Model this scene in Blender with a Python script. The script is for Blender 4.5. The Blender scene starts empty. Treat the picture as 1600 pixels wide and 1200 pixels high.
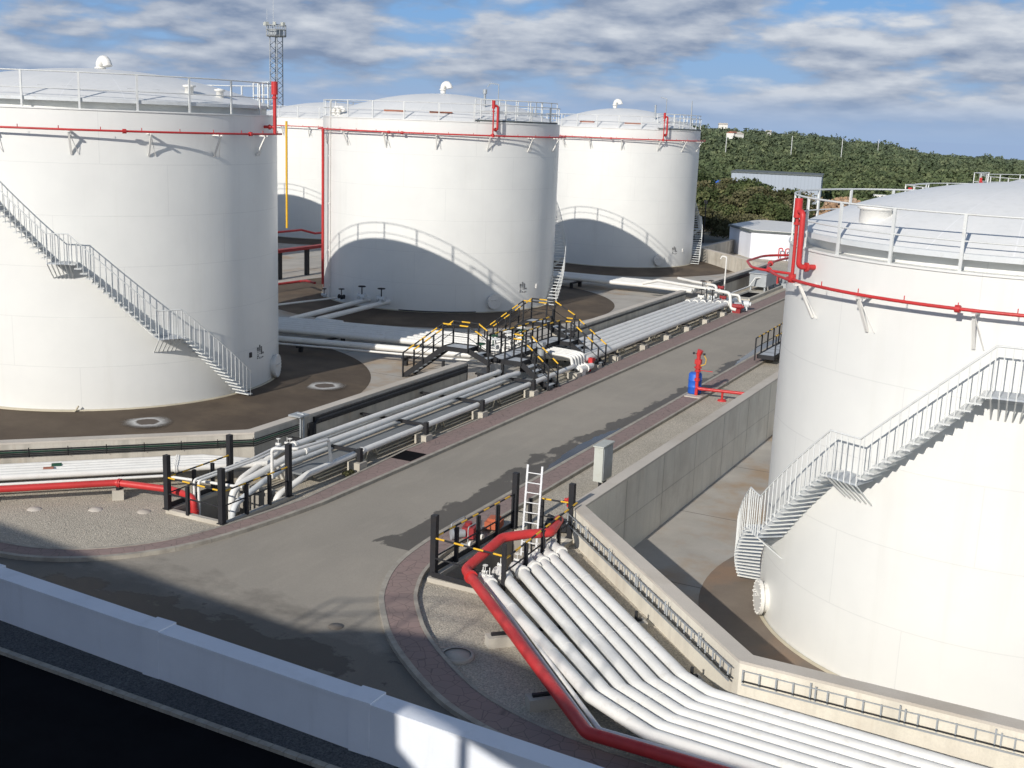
import bpy, math, random
import numpy as np
from math import sin, cos, tan, pi, radians, atan2, hypot, sqrt
from mathutils import Vector, Matrix
from mathutils.geometry import tessellate_polygon
random.seed(7)
rng = np.random.default_rng(7)
scn = bpy.context.scene
col = scn.collection

# ------------------------------------------------------------------ camera
FOC, PITCH, ROLL, HC = 1813.0, radians(12.7), radians(2.19), 11.14
_n = hypot(.454, .891)
DX, DY = .454 / _n, .891 / _n            # the road runs along +Y of this scene

def rotf(v):
    return Vector((v[0] * DY - v[1] * DX, v[0] * DX + v[1] * DY, v[2]))

_r0 = (1, 0, 0); _u0 = (0, sin(PITCH), cos(PITCH)); _f = (0, cos(PITCH), -sin(PITCH))
c_, s_ = cos(ROLL), sin(ROLL)
RV = rotf([c_ * a + s_ * b for a, b in zip(_r0, _u0)])
UV = rotf([-s_ * a + c_ * b for a, b in zip(_r0, _u0)])
FV = rotf(_f)
cam_d = bpy.data.cameras.new('camera')
cam = bpy.data.objects.new('camera', cam_d)
col.objects.link(cam)
cam.matrix_world = Matrix(((RV.x, UV.x, -FV.x, 0), (RV.y, UV.y, -FV.y, 0), (RV.z, UV.z, -FV.z, HC), (0, 0, 0, 1)))
cam_d.sensor_width = 36
cam_d.lens = 36 * FOC / 1600
cam_d.clip_start = .1
cam_d.clip_end = 9000
scn.camera = cam

# ------------------------------------------------------------------ materials
class NT:
    def __init__(s, name):
        s.m = bpy.data.materials.new(name); s.m.use_nodes = True
        s.t = s.m.node_tree; s.n = s.t.nodes; s.l = s.t.links
        s.b = s.n['Principled BSDF']
        s.tc = s.n.new('ShaderNodeTexCoord')
        s.geo = s.n.new('ShaderNodeNewGeometry')
        s.pos = s.geo.outputs['Position']
    def noise(s, scale, detail=4, rough=.55, vec=None, stretch=None, w=0):
        v = vec or s.pos
        if stretch or w:
            mp = s.n.new('ShaderNodeMapping'); s.l.new(v, mp.inputs[0])
            if stretch: mp.inputs['Scale'].default_value = stretch
            mp.inputs['Location'].default_value = (w, w * .7, w * .3)
            v = mp.outputs[0]
        n = s.n.new('ShaderNodeTexNoise'); n.inputs['Scale'].default_value = scale
        n.inputs['Detail'].default_value = detail; n.inputs['Roughness'].default_value = rough
        s.l.new(v, n.inputs['Vector']); return n.outputs['Fac']
    def ramp(s, fac, stops, interp='LINEAR'):
        r = s.n.new('ShaderNodeValToRGB'); r.color_ramp.interpolation = interp
        e = r.color_ramp.elements
        while len(e) < len(stops): e.new(.5)
        for k, (p, c) in enumerate(stops):
            e[k].position = p
            e[k].color = (c, c, c, 1) if isinstance(c, (int, float)) else (*c, 1)
        s.l.new(fac, r.inputs[0]); return r.outputs[0]
    def mix(s, fac, a, b, mode='MIX'):
        m = s.n.new('ShaderNodeMix'); m.data_type = 'RGBA'; m.blend_type = mode
        for sock, v in ((m.inputs[0], fac), (m.inputs[6], a), (m.inputs[7], b)):
            if hasattr(v, 'is_linked') or hasattr(v, 'links'): s.l.new(v, sock)
            elif isinstance(v, (int, float)): sock.default_value = v
            else: sock.default_value = (*v, 1)
        return m.outputs[2]
    def math(s, op, a, b=0, c=None):
        m = s.n.new('ShaderNodeMath'); m.operation = op
        for i, v in enumerate((a, b) if c is None else (a, b, c)):
            if hasattr(v, 'links'): s.l.new(v, m.inputs[i])
            else: m.inputs[i].default_value = v
        return m.outputs[0]
    def bump(s, h, strength, dist=.02):
        b = s.n.new('ShaderNodeBump'); b.inputs['Strength'].default_value = strength
        b.inputs['Distance'].default_value = dist
        s.l.new(h, b.inputs['Height']); s.l.new(b.outputs[0], s.b.inputs['Normal'])
    def sep(s, v=None):
        n = s.n.new('ShaderNodeSeparateXYZ'); s.l.new(v or s.pos, n.inputs[0]); return n.outputs
    def out(s, colr, rough=.6, metal=0, spec=.4):
        for sock, v in ((s.b.inputs['Base Color'], colr), (s.b.inputs['Roughness'], rough), (s.b.inputs['Metallic'], metal)):
            if hasattr(v, 'links'): s.l.new(v, sock)
            elif isinstance(v, (int, float)): sock.default_value = v
            else: sock.default_value = (*v, 1)
        s.b.inputs['Specular IOR Level'].default_value = spec
        return s.m

def paint(name, c, rough=.45, var=.12, spec=.4, metal=0):
    k = NT(name)
    n = k.noise(1.3, 5, .6); n2 = k.noise(14, 3, .6)
    d = tuple(x * (1 - var) for x in c)
    a = k.mix(k.ramp(n, [(.35, 0), (.7, 1)]), c, d)
    b = k.mix(k.math('MULTIPLY', k.ramp(n2, [(.55, 0), (.8, 1)]), .3), a, tuple(x * .7 for x in c))
    g1 = k.noise(3.7, 6, .7, None, None, 13)
    b = k.mix(k.math('MULTIPLY', k.ramp(g1, [(.56, 0), (.74, 1)]), .4), b, (c[0]*.55 + .03, c[1]*.5 + .018, c[2]*.42 + .01))
    x, y, z = k.sep(k.geo.outputs['Normal'])
    du = k.math('MULTIPLY', k.ramp(z, [(.55, 0), (1, 1)]), k.ramp(k.noise(5, 5, .65, None, None, 3), [(.35, 0), (.7, .35)]))
    b = k.mix(du, b, (c[0]*.6 + .12, c[1]*.6 + .11, c[2]*.6 + .09))
    k.out(b, k.ramp(n2, [(.3, rough), (.8, min(1, rough + .25))]), metal, spec)
    return k.m

M = {}
M['white'] = paint('white_paint', (.78, .77, .73), .4, .06)
M['whitepipe'] = paint('white_pipe_paint', (.77, .765, .73), .38, .1)
M['greypipe'] = paint('shaded_pipe_paint', (.66, .69, .7), .4, .12)
M['rail'] = paint('galvanised_rail', (.68, .70, .69), .45, .12)
M['red'] = paint('red_paint', (.56, .035, .035), .38, .22, .5)
M['red_dull'] = paint('dull_red_paint', (.34, .03, .035), .5, .25)
M['black'] = paint('black_steel', (.022, .023, .027), .5, .3)
M['yellow'] = paint('yellow_paint', (.78, .46, .03), .5, .15)
M['blue'] = paint('blue_plastic', (.02, .12, .55), .4, .1)
M['galv'] = paint('galvanised_steel', (.42, .45, .47), .4, .2, .5, .3)
M['grating'] = paint('grey_grating', (.48, .52, .56), .5, .25)
M['darkroof'] = paint('dark_rim_steel', (.13, .15, .15), .6, .3)
M['cabinet'] = paint('cabinet_grey', (.5, .52, .48), .45, .1)
M['alu'] = paint('ladder_aluminium', (.72, .73, .74), .35, .1, .5, .4)
def wallm():
    k = NT('white_render_wall'); n = k.noise(.8, 6, .6); st = k.noise(2.0, 5, .65, None, (1, 1, .12)); f = k.noise(26, 4, .7)
    c = k.mix(k.ramp(n, [(.35, 0), (.7, 1)]), (.76, .80, .86), (.70, .74, .80))
    c = k.mix(k.math('MULTIPLY', k.ramp(st, [(.55, 0), (.8, 1)]), .35), c, (.52, .54, .56))
    k.bump(f, .35, .01)
    return k.out(c, .8, 0, .2)
M['whitewall'] = wallm()
M['ductgrey'] = paint('duct_grey', (.20, .215, .225), .6, .15)
M['green'] = paint('green_paint', (.012, .075, .04), .5, .2)
M['cable'] = paint('cable_black', (.025, .027, .027), .5, .3)
M['orange'] = paint('orange_plastic', (.5, .13, .06), .6, .35)
M['cream'] = paint('cream_pipe', (.55, .50, .38), .5, .2)
M['shedgrey'] = paint('shed_cladding', (.34, .38, .44), .45, .12)
M['rooftile'] = paint('roof_tile', (.35, .14, .09), .7, .2)
M['marking'] = paint('stencil_black', (.13, .13, .13), .6, .2)

def tank_mat(name, seams=True):
    k = NT(name)
    uv = k.tc.outputs['Object']
    x, y, z = k.sep(uv)
    n = k.noise(.5, 5, .6, uv); st = k.noise(1.2, 5, .65, uv, (1, 1, .07)); f = k.noise(7, 3, .6, uv)
    base = k.mix(k.ramp(n, [(.35, 0), (.7, 1)]), (.765, .77, .74), (.72, .725, .70))
    base = k.mix(k.math('MULTIPLY', k.ramp(st, [(.55, 0), (.8, 1)]), .3), base, (.60, .585, .53))
    low = k.ramp(z, [(0, 1), (.35, 0)])
    base = k.mix(k.math('MULTIPLY', low, k.math('MULTIPLY', k.ramp(f, [(.4, 0), (.65, 1)]), .5)), base, (.5, .44, .34))
    h = None
    if seams:
        course = 1.83
        fz = k.math('FRACT', k.math('DIVIDE', z, course))
        hs = k.math('LESS_THAN', fz, .014)
        row = k.math('FLOOR', k.math('DIVIDE', z, course))
        ang = k.math('ARCTAN2', y, x)
        t = k.math('FRACT', k.math('ADD', k.math('MULTIPLY', ang, 7 / (2 * pi)), k.math('MULTIPLY', row, .37)))
        vs = k.math('LESS_THAN', t, .004)
        sm = k.math('MAXIMUM', hs, vs)
        base = k.mix(k.math('MULTIPLY', sm, .22), base, (.45, .46, .46))
        wob = k.noise(1.1, 3, .5, uv, (1, 1, .6))
        h = k.math('ADD', k.math('MULTIPLY', wob, .6), k.math('MULTIPLY', sm, .15))
        k.bump(h, .35, .06)
    k.out(base, k.ramp(n, [(.3, .3), (.8, .42)]), 0, .45)
    return k.m
M['tank'] = tank_mat('tank_white_paint')
def roof_mat():
    k = NT('tank_roof_paint'); uv = k.tc.outputs['Object']
    x, y, z = k.sep(uv)
    n = k.noise(.8, 5, .6, uv); f = k.noise(6, 4, .6, uv)
    base = k.mix(k.ramp(n, [(.3, 0), (.7, 1)]), (.79, .79, .77), (.72, .73, .72))
    base = k.mix(k.math('MULTIPLY', k.ramp(f, [(.5, 0), (.75, 1)]), .2), base, (.5, .5, .46))
    ang = k.math('ARCTAN2', y, x)
    t = k.math('FRACT', k.math('MULTIPLY', ang, 20 / (2 * pi)))
    base = k.mix(k.math('MULTIPLY', k.math('LESS_THAN', t, .02), .4), base, (.9, .9, .9))
    return k.out(base, .42)
M['roof'] = roof_mat()

def concrete(name, a, b, stain, seam=0, sscale=.35, streak=0):
    k = NT(name)
    n = k.noise(.6, 6, .62); n2 = k.noise(sscale, 5, .6, None, None, 5.3); f = k.noise(30, 3, .7)
    c = k.mix(k.ramp(n, [(.32, 0), (.68, 1)]), a, b)
    c = k.mix(k.math('MULTIPLY', k.ramp(n2, [(.5, 0), (.66, 1)]), .7), c, stain)
    if streak:
        s1 = k.noise(2.2, 5, .65, None, (1, 1, .09))
        c = k.mix(k.math('MULTIPLY', k.ramp(s1, [(.48, 0), (.75, 1)]), streak), c, tuple(v * .42 for v in a))
        s2 = k.noise(3.1, 4, .65, None, (1, 1, .12), 8)
        c = k.mix(k.math('MULTIPLY', k.ramp(s2, [(.58, 0), (.75, 1)]), streak * .6), c, (.34, .21, .11))
    c = k.mix(k.math('MULTIPLY', k.ramp(f, [(.4, 0), (.7, 1)]), .25), c, tuple(v * .6 for v in a))
    if seam:
        x, y, z = k.sep()
        for ax in (x, y):
            fr = k.math('FRACT', k.math('DIVIDE', k.math('ADD', ax, 100.3), seam))
            c = k.mix(k.math('MULTIPLY', k.math('LESS_THAN', fr, .008), .6), c, (.06, .06, .055))
    k.bump(k.math('ADD', k.math('MULTIPLY', f, .5), n), .4, .02)
    return k.out(c, .85, 0, .2)
M['conc'] = concrete('bund_wall_concrete', (.58, .545, .475), (.49, .46, .40), (.36, .33, .28), 0, .5, .6)
M['concbounce'] = concrete('bounce_lit_wall_concrete', (.80, .755, .65), (.70, .66, .56), (.62, .57, .48), 0, .5, .3)  # same wall concrete, lightened to stand in for bounce light
M['conctop'] = concrete('wall_coping_concrete', (.60, .55, .48), (.53, .49, .43), (.46, .41, .34))
M['floor'] = concrete('bund_floor_concrete', (.47, .445, .40), (.37, .35, .315), (.38, .255, .14), 6.2, .3)
M['block'] = concrete('footing_concrete', (.55, .52, .45), (.47, .44, .38), (.38, .35, .3))
M['apron'] = concrete('tank_apron_bitumen', (.125, .098, .073), (.085, .066, .05), (.17, .13, .09))
M['pitwall'] = concrete('pit_wall_concrete', (.36, .34, .30), (.29, .27, .24), (.2, .19, .17))
M['apronlight'] = concrete('pale_brown_apron', (.25, .21, .17), (.19, .155, .125), (.34, .22, .14))
M['ringpaint'] = concrete('faded_white_ring', (.5, .5, .5), (.36, .34, .32), (.2, .17, .14), 0, 1.5)

def spray():
    k = NT('sprayed_white_ring'); uv = k.tc.outputs['Object']; x, y, z = k.sep(uv)
    r = k.math('SQRT', k.math('ADD', k.math('MULTIPLY', x, x), k.math('MULTIPLY', y, y)))
    n = k.noise(3, 5, .6, uv)
    rr = k.math('ADD', r, k.math('MULTIPLY', k.math('SUBTRACT', n, .5), .35))
    f = k.ramp(rr, [(0, 0), (.38, 0), (.46, .85), (.62, .6), (.95, 0)])
    c = k.mix(f, (.12, .1, .085), (.62, .62, .6))
    k.out(c, .85, 0, .2)
    t = k.n.new('ShaderNodeBsdfTransparent'); mx = k.n.new('ShaderNodeMixShader'); a = k.ramp(rr, [(0, 1), (.45, 1), (.55, .8), (.95, 0)])
    k.l.new(a, mx.inputs[0]); k.l.new(t.outputs[0], mx.inputs[1]); k.l.new(k.b.outputs[0], mx.inputs[2]); k.l.new(mx.outputs[0], k.n['Material Output'].inputs[0])
    return k.m
M['spray'] = spray()
def asphalt():
    k = NT('road_asphalt')
    n = k.noise(.25, 6, .6); m = k.noise(.12, 4, .55, None, (1, .35, 1), 3); f = k.noise(55, 2, .7); w = k.noise(1.6, 5, .65, None, (1.2, .25, 1), 9)
    c = k.mix(k.ramp(n, [(.35, 0), (.65, 1)]), (.38, .345, .29), (.32, .295, .25))
    c = k.mix(k.math('MULTIPLY', k.ramp(m, [(.45, 0), (.62, 1)]), .5), c, (.285, .26, .22))
    c = k.mix(k.math('MULTIPLY', k.ramp(w, [(.5, 0), (.72, 1)]), .35), c, (.43, .385, .32))
    c = k.mix(k.math('MULTIPLY', k.ramp(f, [(.45, 0), (.7, 1)]), .45), c, (.20, .185, .16))
    x, y, z = k.sep()
    def tri(v, c0, wd): return k.math('SUBTRACT', 1, k.math('DIVIDE', k.math('ABSOLUTE', k.math('SUBTRACT', v, c0)), wd))
    wn = k.noise(1.1, 6, .62, None, (1, 1.5, 1), 4); wn2 = k.noise(.55, 6, .6, None, (2.2, 1, 1), 17)
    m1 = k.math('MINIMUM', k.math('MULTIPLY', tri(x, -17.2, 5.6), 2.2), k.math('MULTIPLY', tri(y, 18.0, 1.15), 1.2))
    m1 = k.ramp(k.math('ADD', m1, k.math('MULTIPLY', k.math('SUBTRACT', wn, .5), 3.2)), [(.30, 0), (.44, 1)])  # wet blotches, spread wider to darken the shaded road
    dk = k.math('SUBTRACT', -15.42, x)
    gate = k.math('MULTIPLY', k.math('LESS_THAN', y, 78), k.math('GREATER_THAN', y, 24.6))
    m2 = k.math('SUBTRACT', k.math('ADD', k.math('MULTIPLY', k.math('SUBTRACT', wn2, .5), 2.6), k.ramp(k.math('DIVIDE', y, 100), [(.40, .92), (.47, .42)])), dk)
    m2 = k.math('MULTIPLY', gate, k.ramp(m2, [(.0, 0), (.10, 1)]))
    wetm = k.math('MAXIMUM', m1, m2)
    damp_shade = k.ramp(k.math('ADD', k.math('DIVIDE', y, 40), k.math('MULTIPLY', k.math('SUBTRACT', wn, .5), .1)), [(.475, 1), (.515, 0)])
    c = k.mix(k.math('MULTIPLY', damp_shade, .55), c, (.06, .055, .048))  # wet tone across the near road, also painting its shade darker
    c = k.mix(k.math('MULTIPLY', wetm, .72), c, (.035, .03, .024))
    k.bump(f, .5, .01)
    return k.out(c, k.math('SUBTRACT', .9, k.math('MULTIPLY', wetm, .35)), 0, .25)
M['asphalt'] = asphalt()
def gravel(name, a, b, d):
    k = NT(name)
    n = k.noise(.4, 5, .6)
    v = k.n.new('ShaderNodeTexVoronoi'); v.inputs['Scale'].default_value = 26; k.l.new(k.pos, v.inputs['Vector'])
    hsv = k.ramp(v.outputs['Color'], [(.0, .55), (.5, .9), (1, 1.25)])
    f = k.noise(24, 3, .75)
    c = k.mix(k.ramp(n, [(.35, 0), (.65, 1)]), a, b)
    c = k.mix(.75, c, hsv, 'MULTIPLY')
    c = k.mix(k.math('MULTIPLY', k.ramp(f, [(.47, 0), (.6, 1)]), .7), c, d)
    k.bump(k.math('ADD', v.outputs['Distance'], f), .7, .025)
    return k.out(c, .95, 0, .1)
M['gravel'] = gravel('gravel_ground', (.62, .565, .465), (.52, .475, .39), (.27, .24, .20))
M['gravel_dark'] = gravel('grey_strip_gravel', (.15, .155, .155), (.11, .115, .118), (.045, .048, .05))
M['soil'] = gravel('far_soil', (.2, .17, .12), (.13, .13, .07), (.05, .06, .03))
def paving():
    k = NT('stamped_red_paving')
    v = k.n.new('ShaderNodeTexVoronoi'); v.feature = 'DISTANCE_TO_EDGE'; v.inputs['Scale'].default_value = 3.6; k.l.new(k.pos, v.inputs['Vector'])
    v2 = k.n.new('ShaderNodeTexVoronoi'); v2.inputs['Scale'].default_value = 3.6; k.l.new(k.pos, v2.inputs['Vector'])
    n = k.noise(.5, 5, .6); f = k.noise(25, 3, .7)
    c = k.mix(k.ramp(n, [(.35, 0), (.65, 1)]), (.31, .225, .205), (.27, .21, .19))
    c = k.mix(k.math('MULTIPLY', k.ramp(v2.outputs['Color'], [(.2, 0), (.9, 1)]), .35), c, (.24, .19, .175))
    c = k.mix(k.math('MULTIPLY', k.ramp(v.outputs['Distance'], [(0, 1), (.04, 0)]), .6), c, (.09, .07, .065))
    c = k.mix(k.math('MULTIPLY', k.ramp(f, [(.45, 0), (.7, 1)]), .35), c, (.28, .22, .19))
    k.bump(v.outputs['Distance'], .3, .02)
    return k.out(c, .85, 0, .2)
M['paving'] = paving()
def kerbm():
    k = NT('kerb_concrete')
    n = k.noise(3, 5, .65); x, y, z = k.sep()
    c = k.mix(k.ramp(n, [(.35, 0), (.65, 1)]), (.42, .39, .33), (.30, .275, .235))
    return k.out(c, .85, 0, .2)
M['kerb'] = kerbm()
def wet(name, c, r):
    k = NT(name); n = k.noise(1.2, 4, .6)
    cc = k.mix(k.ramp(n, [(.35, 0), (.65, 1)]), c, tuple(x * 1.35 for x in c))
    k.out(cc, r, 0, .5); return k.m
M['wet'] = wet('wet_asphalt', (.115, .10, .083), .5)
M['water'] = wet('standing_water', (.035, .035, .035), .04)
M['bitumen'] = wet('shade_black_bitumen', (.008, .008, .009), .95)  # dark asphalt with its deep shade put into the near-black colour
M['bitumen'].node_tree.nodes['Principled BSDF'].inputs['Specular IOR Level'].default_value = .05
def leafm(name, a, b, c):
    k = NT(name)
    oi = k.n.new('ShaderNodeObjectInfo')
    n = k.noise(.35, 3, .6); f = k.noise(2.2, 3, .7); g_ = k.noise(.028, 5, .65); h_ = k.noise(.11, 4, .65, None, None, 7)
    q = k.mix(k.ramp(n, [(.35, 0), (.65, 1)]), a, b)
    q = k.mix(k.math('MULTIPLY', k.ramp(g_, [(.45, 0), (.62, 1)]), .55), q, tuple(v*1.0 for v in c))
    q = k.mix(k.math('MULTIPLY', k.ramp(h_, [(.48, 0), (.6, 1)]), .6), q, tuple(v*.5 for v in b))
    q = k.mix(k.math('MULTIPLY', k.ramp(f, [(.5, 0), (.7, 1)]), .6), q, c)
    q = k.mix(k.math('MULTIPLY', oi.outputs['Random'], .35), q, tuple(v * .55 for v in b))
    ta = k.n.new('ShaderNodeAttribute'); ta.attribute_name = 'tint'
    q = k.mix(k.ramp(ta.outputs['Fac'], [(.05, .6), (.4, 0)]), q, tuple(v * .4 for v in b))
    q = k.mix(k.ramp(ta.outputs['Fac'], [(.62, 0), (.95, .8)]), q, tuple(v * 1.25 for v in c))
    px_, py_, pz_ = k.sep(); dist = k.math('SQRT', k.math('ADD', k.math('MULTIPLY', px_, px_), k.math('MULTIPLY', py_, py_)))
    q = k.mix(k.math('MULTIPLY', k.ramp(k.math('DIVIDE', dist, 1000), [(.18, 0), (.9, 1)]), .45), q, (.15, .19, .17))  # aerial haze painted into the leaf colour with distance
    return k.out(q, .75, 0, .2)
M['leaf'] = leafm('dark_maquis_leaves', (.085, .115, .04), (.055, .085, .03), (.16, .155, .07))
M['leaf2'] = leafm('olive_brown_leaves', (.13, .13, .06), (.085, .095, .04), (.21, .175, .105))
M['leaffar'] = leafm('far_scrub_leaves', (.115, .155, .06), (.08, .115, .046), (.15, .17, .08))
M['bark'] = paint('bark', (.09, .07, .05), .9, .3)
M['stone'] = concrete('rubble_stone', (.42, .3, .2), (.36, .22, .13), (.5, .42, .34))
def scrubground():
    k = NT('hill_scrub_ground')
    n = k.noise(.02, 6, .65); f = k.noise(.3, 5, .7)
    c = k.mix(k.ramp(n, [(.4, 0), (.6, 1)]), (.06, .085, .032), (.085, .10, .042))
    c = k.mix(k.ramp(f, [(.5, 0), (.7, .6)]), c, (.11, .10, .06))
    k.bump(f, 1, 1.5)
    return k.out(c, .95, 0, .05)
M['hill'] = scrubground()
def corr(name, c):
    k = NT(name); x, y, z = k.sep(k.tc.outputs['Object'])
    s = k.math('SINE', k.math('MULTIPLY', k.math('ADD', x, y), 9))
    q = k.mix(k.math('MULTIPLY', k.ramp(s, [(.3, 0), (1, 1)]), .3), c, tuple(v * .75 for v in c))
    return k.out(q, .5)
M['cladwhite'] = corr('white_cladding', (.74, .76, .82))
M['cladgrey'] = corr('grey_cladding', (.36, .41, .48))

# ------------------------------------------------------------------ mesh builder
class MB:
    def __init__(s): s.v = []; s.f = []; s.mi = []; s.sm = []
    def add(s, vs, fs, mi=0, smooth=False):
        o = len(s.v); s.v += [tuple(v) for v in vs]
        for f in fs: s.f.append(tuple(o + i for i in f)); s.mi.append(mi); s.sm.append(smooth)
    def box(s, a, b, mi=0):
        x0, y0, z0 = a; x1, y1, z1 = b
        s.add([(x0,y0,z0),(x1,y0,z0),(x1,y1,z0),(x0,y1,z0),(x0,y0,z1),(x1,y0,z1),(x1,y1,z1),(x0,y1,z1)],
              [(0,3,2,1),(4,5,6,7),(0,1,5,4),(1,2,6,5),(2,3,7,6),(3,0,4,7)], mi)
    def cbox(s, c, d, mi=0, rz=0, m=None):
        hx, hy, hz = d[0] / 2, d[1] / 2, d[2] / 2
        vs = []
        for z in (-hz, hz):
            for x, y in ((-hx,-hy),(hx,-hy),(hx,hy),(-hx,hy)):
                p = Vector((x, y, z))
                if m: p = m @ p
                if rz: p = Matrix.Rotation(rz, 3, 'Z') @ p
                vs.append((c[0] + p.x, c[1] + p.y, c[2] + p.z))
        s.add(vs, [(0,3,2,1),(4,5,6,7),(0,1,5,4),(1,2,6,5),(2,3,7,6),(3,0,4,7)], mi)
    def bar(s, p, q, w, h, mi=0):
        p = Vector(p); q = Vector(q); d = (q - p); L = d.length
        if L < 1e-6: return
        d.normalize(); up = Vector((0, 0, 1))
        if abs(d.z) > .95: up = Vector((0, 1, 0))
        r = d.cross(up).normalized(); u = r.cross(d)
        vs = []
        for c in (p, q):
            for a, b in ((-1,-1),(1,-1),(1,1),(-1,1)): vs.append(c + r * (a * w / 2) + u * (b * h / 2))
        s.add(vs, [(0,1,2,3),(7,6,5,4),(0,4,5,1),(1,5,6,2),(2,6,7,3),(3,7,4,0)], mi)
    def tube(s, pts, r, n=10, mi=0, cap=True, smooth=True):
        pts = [Vector(p) for p in pts]
        rr = r if isinstance(r, (list, tuple)) else [r] * len(pts)
        rings = []; ref = None
        for i, p in enumerate(pts):
            if i == 0: d = (pts[1] - p)
            elif i == len(pts) - 1: d = (p - pts[i-1])
            else: d = (pts[i+1] - p).normalized() + (p - pts[i-1]).normalized()
            d.normalize()
            if ref is None:
                ref = Vector((0,0,1)) if abs(d.z) < .9 else Vector((0,1,0))
            a = ref - d * ref.dot(d)
            if a.length < 1e-4: a = Vector((1,0,0)) - d * d.x
            a.normalize(); ref = a; b = d.cross(a)
            k = 1
            if 0 < i < len(pts) - 1:
                cs = (pts[i+1] - p).normalized().dot((p - pts[i-1]).normalized())
                k = 1 / max(.55, sqrt(max(.01, (1 + cs) / 2)))
            rings.append([p + (a * cos(t * 2 * pi / n) + b * sin(t * 2 * pi / n)) * rr[i] * (k if k < 1.2 else 1.1) for t in range(n)])
        vs = [v for g in rings for v in g]
        fs = []
        for i in range(len(pts) - 1):
            for j in range(n):
                k2 = (j + 1) % n
                fs.append((i*n+j, i*n+k2, (i+1)*n+k2, (i+1)*n+j))
        s.add(vs, fs, mi, smooth)
        if cap:
            s.add(rings[0], [tuple(range(n))[::-1]], mi); s.add(rings[-1], [tuple(range(n))], mi)
    def lathe(s, prof, n=64, c=(0,0,0), mi=0, smooth=True, a0=0, a1=2*pi):
        full = abs(a1 - a0 - 2*pi) < 1e-6
        m = n if full else n + 1
        vs = []
        for r, z in prof:
            for j in range(m):
                a = a0 + (a1 - a0) * j / n
                vs.append((c[0] + r * cos(a), c[1] + r * sin(a), c[2] + z))
        fs = []
        for i in range(len(prof) - 1):
            for j in range(n):
                k = (j + 1) % m
                fs.append((i*m+j, i*m+k, (i+1)*m+k, (i+1)*m+j))
        s.add(vs, fs, mi, smooth)
    def poly(s, pts, z0, z1=None, mi=0, holes=()):
        loops = [[Vector((p[0], p[1], 0)) for p in pts]] + [[Vector((p[0], p[1], 0)) for p in h] for h in holes]
        tr = tessellate_polygon(loops); flat = [p for l in loops for p in l]
        top = z0 if z1 is None else z1
        fs = []
        for t in tr:
            a, b, c = (flat[i] for i in t)
            fs.append(t if (b - a).cross(c - a).z > 0 else t[::-1])
        s.add([(p.x, p.y, top) for p in flat], fs, mi)
        if z1 is not None:
            for l in loops:
                n = len(l)
                for i in range(n):
                    a, b = l[i], l[(i+1) % n]
                    s.add([(a.x,a.y,z0),(b.x,b.y,z0),(b.x,b.y,z1),(a.x,a.y,z1)], [(0,1,2,3)], mi)
    def build(s, name, mats, parent=None, loc=None):
        me = bpy.data.meshes.new(name)
        o0 = Vector(loc) if loc is not None else Vector((0,0,0))
        me.from_pydata([(v[0]-o0.x, v[1]-o0.y, v[2]-o0.z) for v in s.v], [], s.f)
        if not isinstance(mats, (list, tuple)): mats = [mats]
        for m in mats: me.materials.append(m)
        me.polygons.foreach_set('material_index', s.mi)
        me.polygons.foreach_set('use_smooth', s.sm)
        me.update()
        o = bpy.data.objects.new(name, me); col.objects.link(o); o.location = o0
        if parent is not None:
            w = Vector((0,0,0)); q = parent
            while q is not None: w += q.location; q = q.parent
            o.parent = parent; o.location = o0 - w
        return o

def tag(o, label=None, cat=None, group=None, kind=None):
    if label: o['label'] = label
    if cat: o['category'] = cat
    if group: o['group'] = group
    if kind: o['kind'] = kind
    return o
def thing(name, label, cat, loc=(0,0,0), group=None):
    o = bpy.data.objects.new(name, None); col.objects.link(o); o.location = loc
    o.empty_display_size = .3
    return tag(o, label, cat, group)
def part(name, mb, mat, parent, label=None):
    o = mb.build(name, mat, parent)
    if label: o['label'] = label
    return o
def struct(name, mb, mat, kind='structure'):
    o = mb.build(name, mat); o['kind'] = kind; return o
def solo(name, mb, mat, label, cat, group=None, loc=None):
    return tag(mb.build(name, mat, None, loc), label, cat, group)
def copy_tree(o, parent=None):
    c = o.copy(); col.objects.link(c); c.parent = parent
    for ch in o.children: copy_tree(ch, c)
    return c
def arc(cx, cy, r, a0, a1, n, z):
    return [(cx + r*cos(radians(a0+(a1-a0)*i/n)), cy + r*sin(radians(a0+(a1-a0)*i/n)), z) for i in range(n+1)]
def rounded(pts, r, n=5):
    """polyline with its corners turned into pipe bends of radius r"""
    P = [Vector(p) for p in pts]; out = [P[0]]
    for i in range(1, len(P) - 1):
        a = (P[i-1] - P[i]); b = (P[i+1] - P[i]); la, lb = a.length, b.length
        a.normalize(); b.normalize(); ang = a.angle(b)
        if ang > 3.0: out.append(P[i]); continue
        t = min(r / tan(ang / 2), la * .48, lb * .48)
        p0 = P[i] + a * t; p1 = P[i] + b * t
        for k in range(n + 1):
            u = k / n
            out.append(p0 * (1-u)**2 + P[i] * 2*u*(1-u) + p1 * u*u)
    out.append(P[-1]); return out

# ------------------------------------------------------------------ ground, road, pavements
EF = -1.49                                     # floor level of the sunken bund
bund = [(-11.85, 27.9), (-5.28, 21.3), (60, 21.3), (60, 118), (-11.85, 118)]
ROADZ = .004
g = MB()
g.poly([(-160, -60), (120, -60), (120, 130), (-160, 130)], -.0, mi=0, holes=[bund, [(-13.75,23.2),(-12.1,23.2),(-12.1,27.4),(-13.75,27.4)], [(-22.6,23.5),(-20.7,23.5),(-20.7,26.3),(-22.6,26.3)]])
struct('ground', g, M['gravel'])
g = MB(); g.poly([(-160, -60), (-160, 130), (-161, 130), (-161, -60)], 0)
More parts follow.
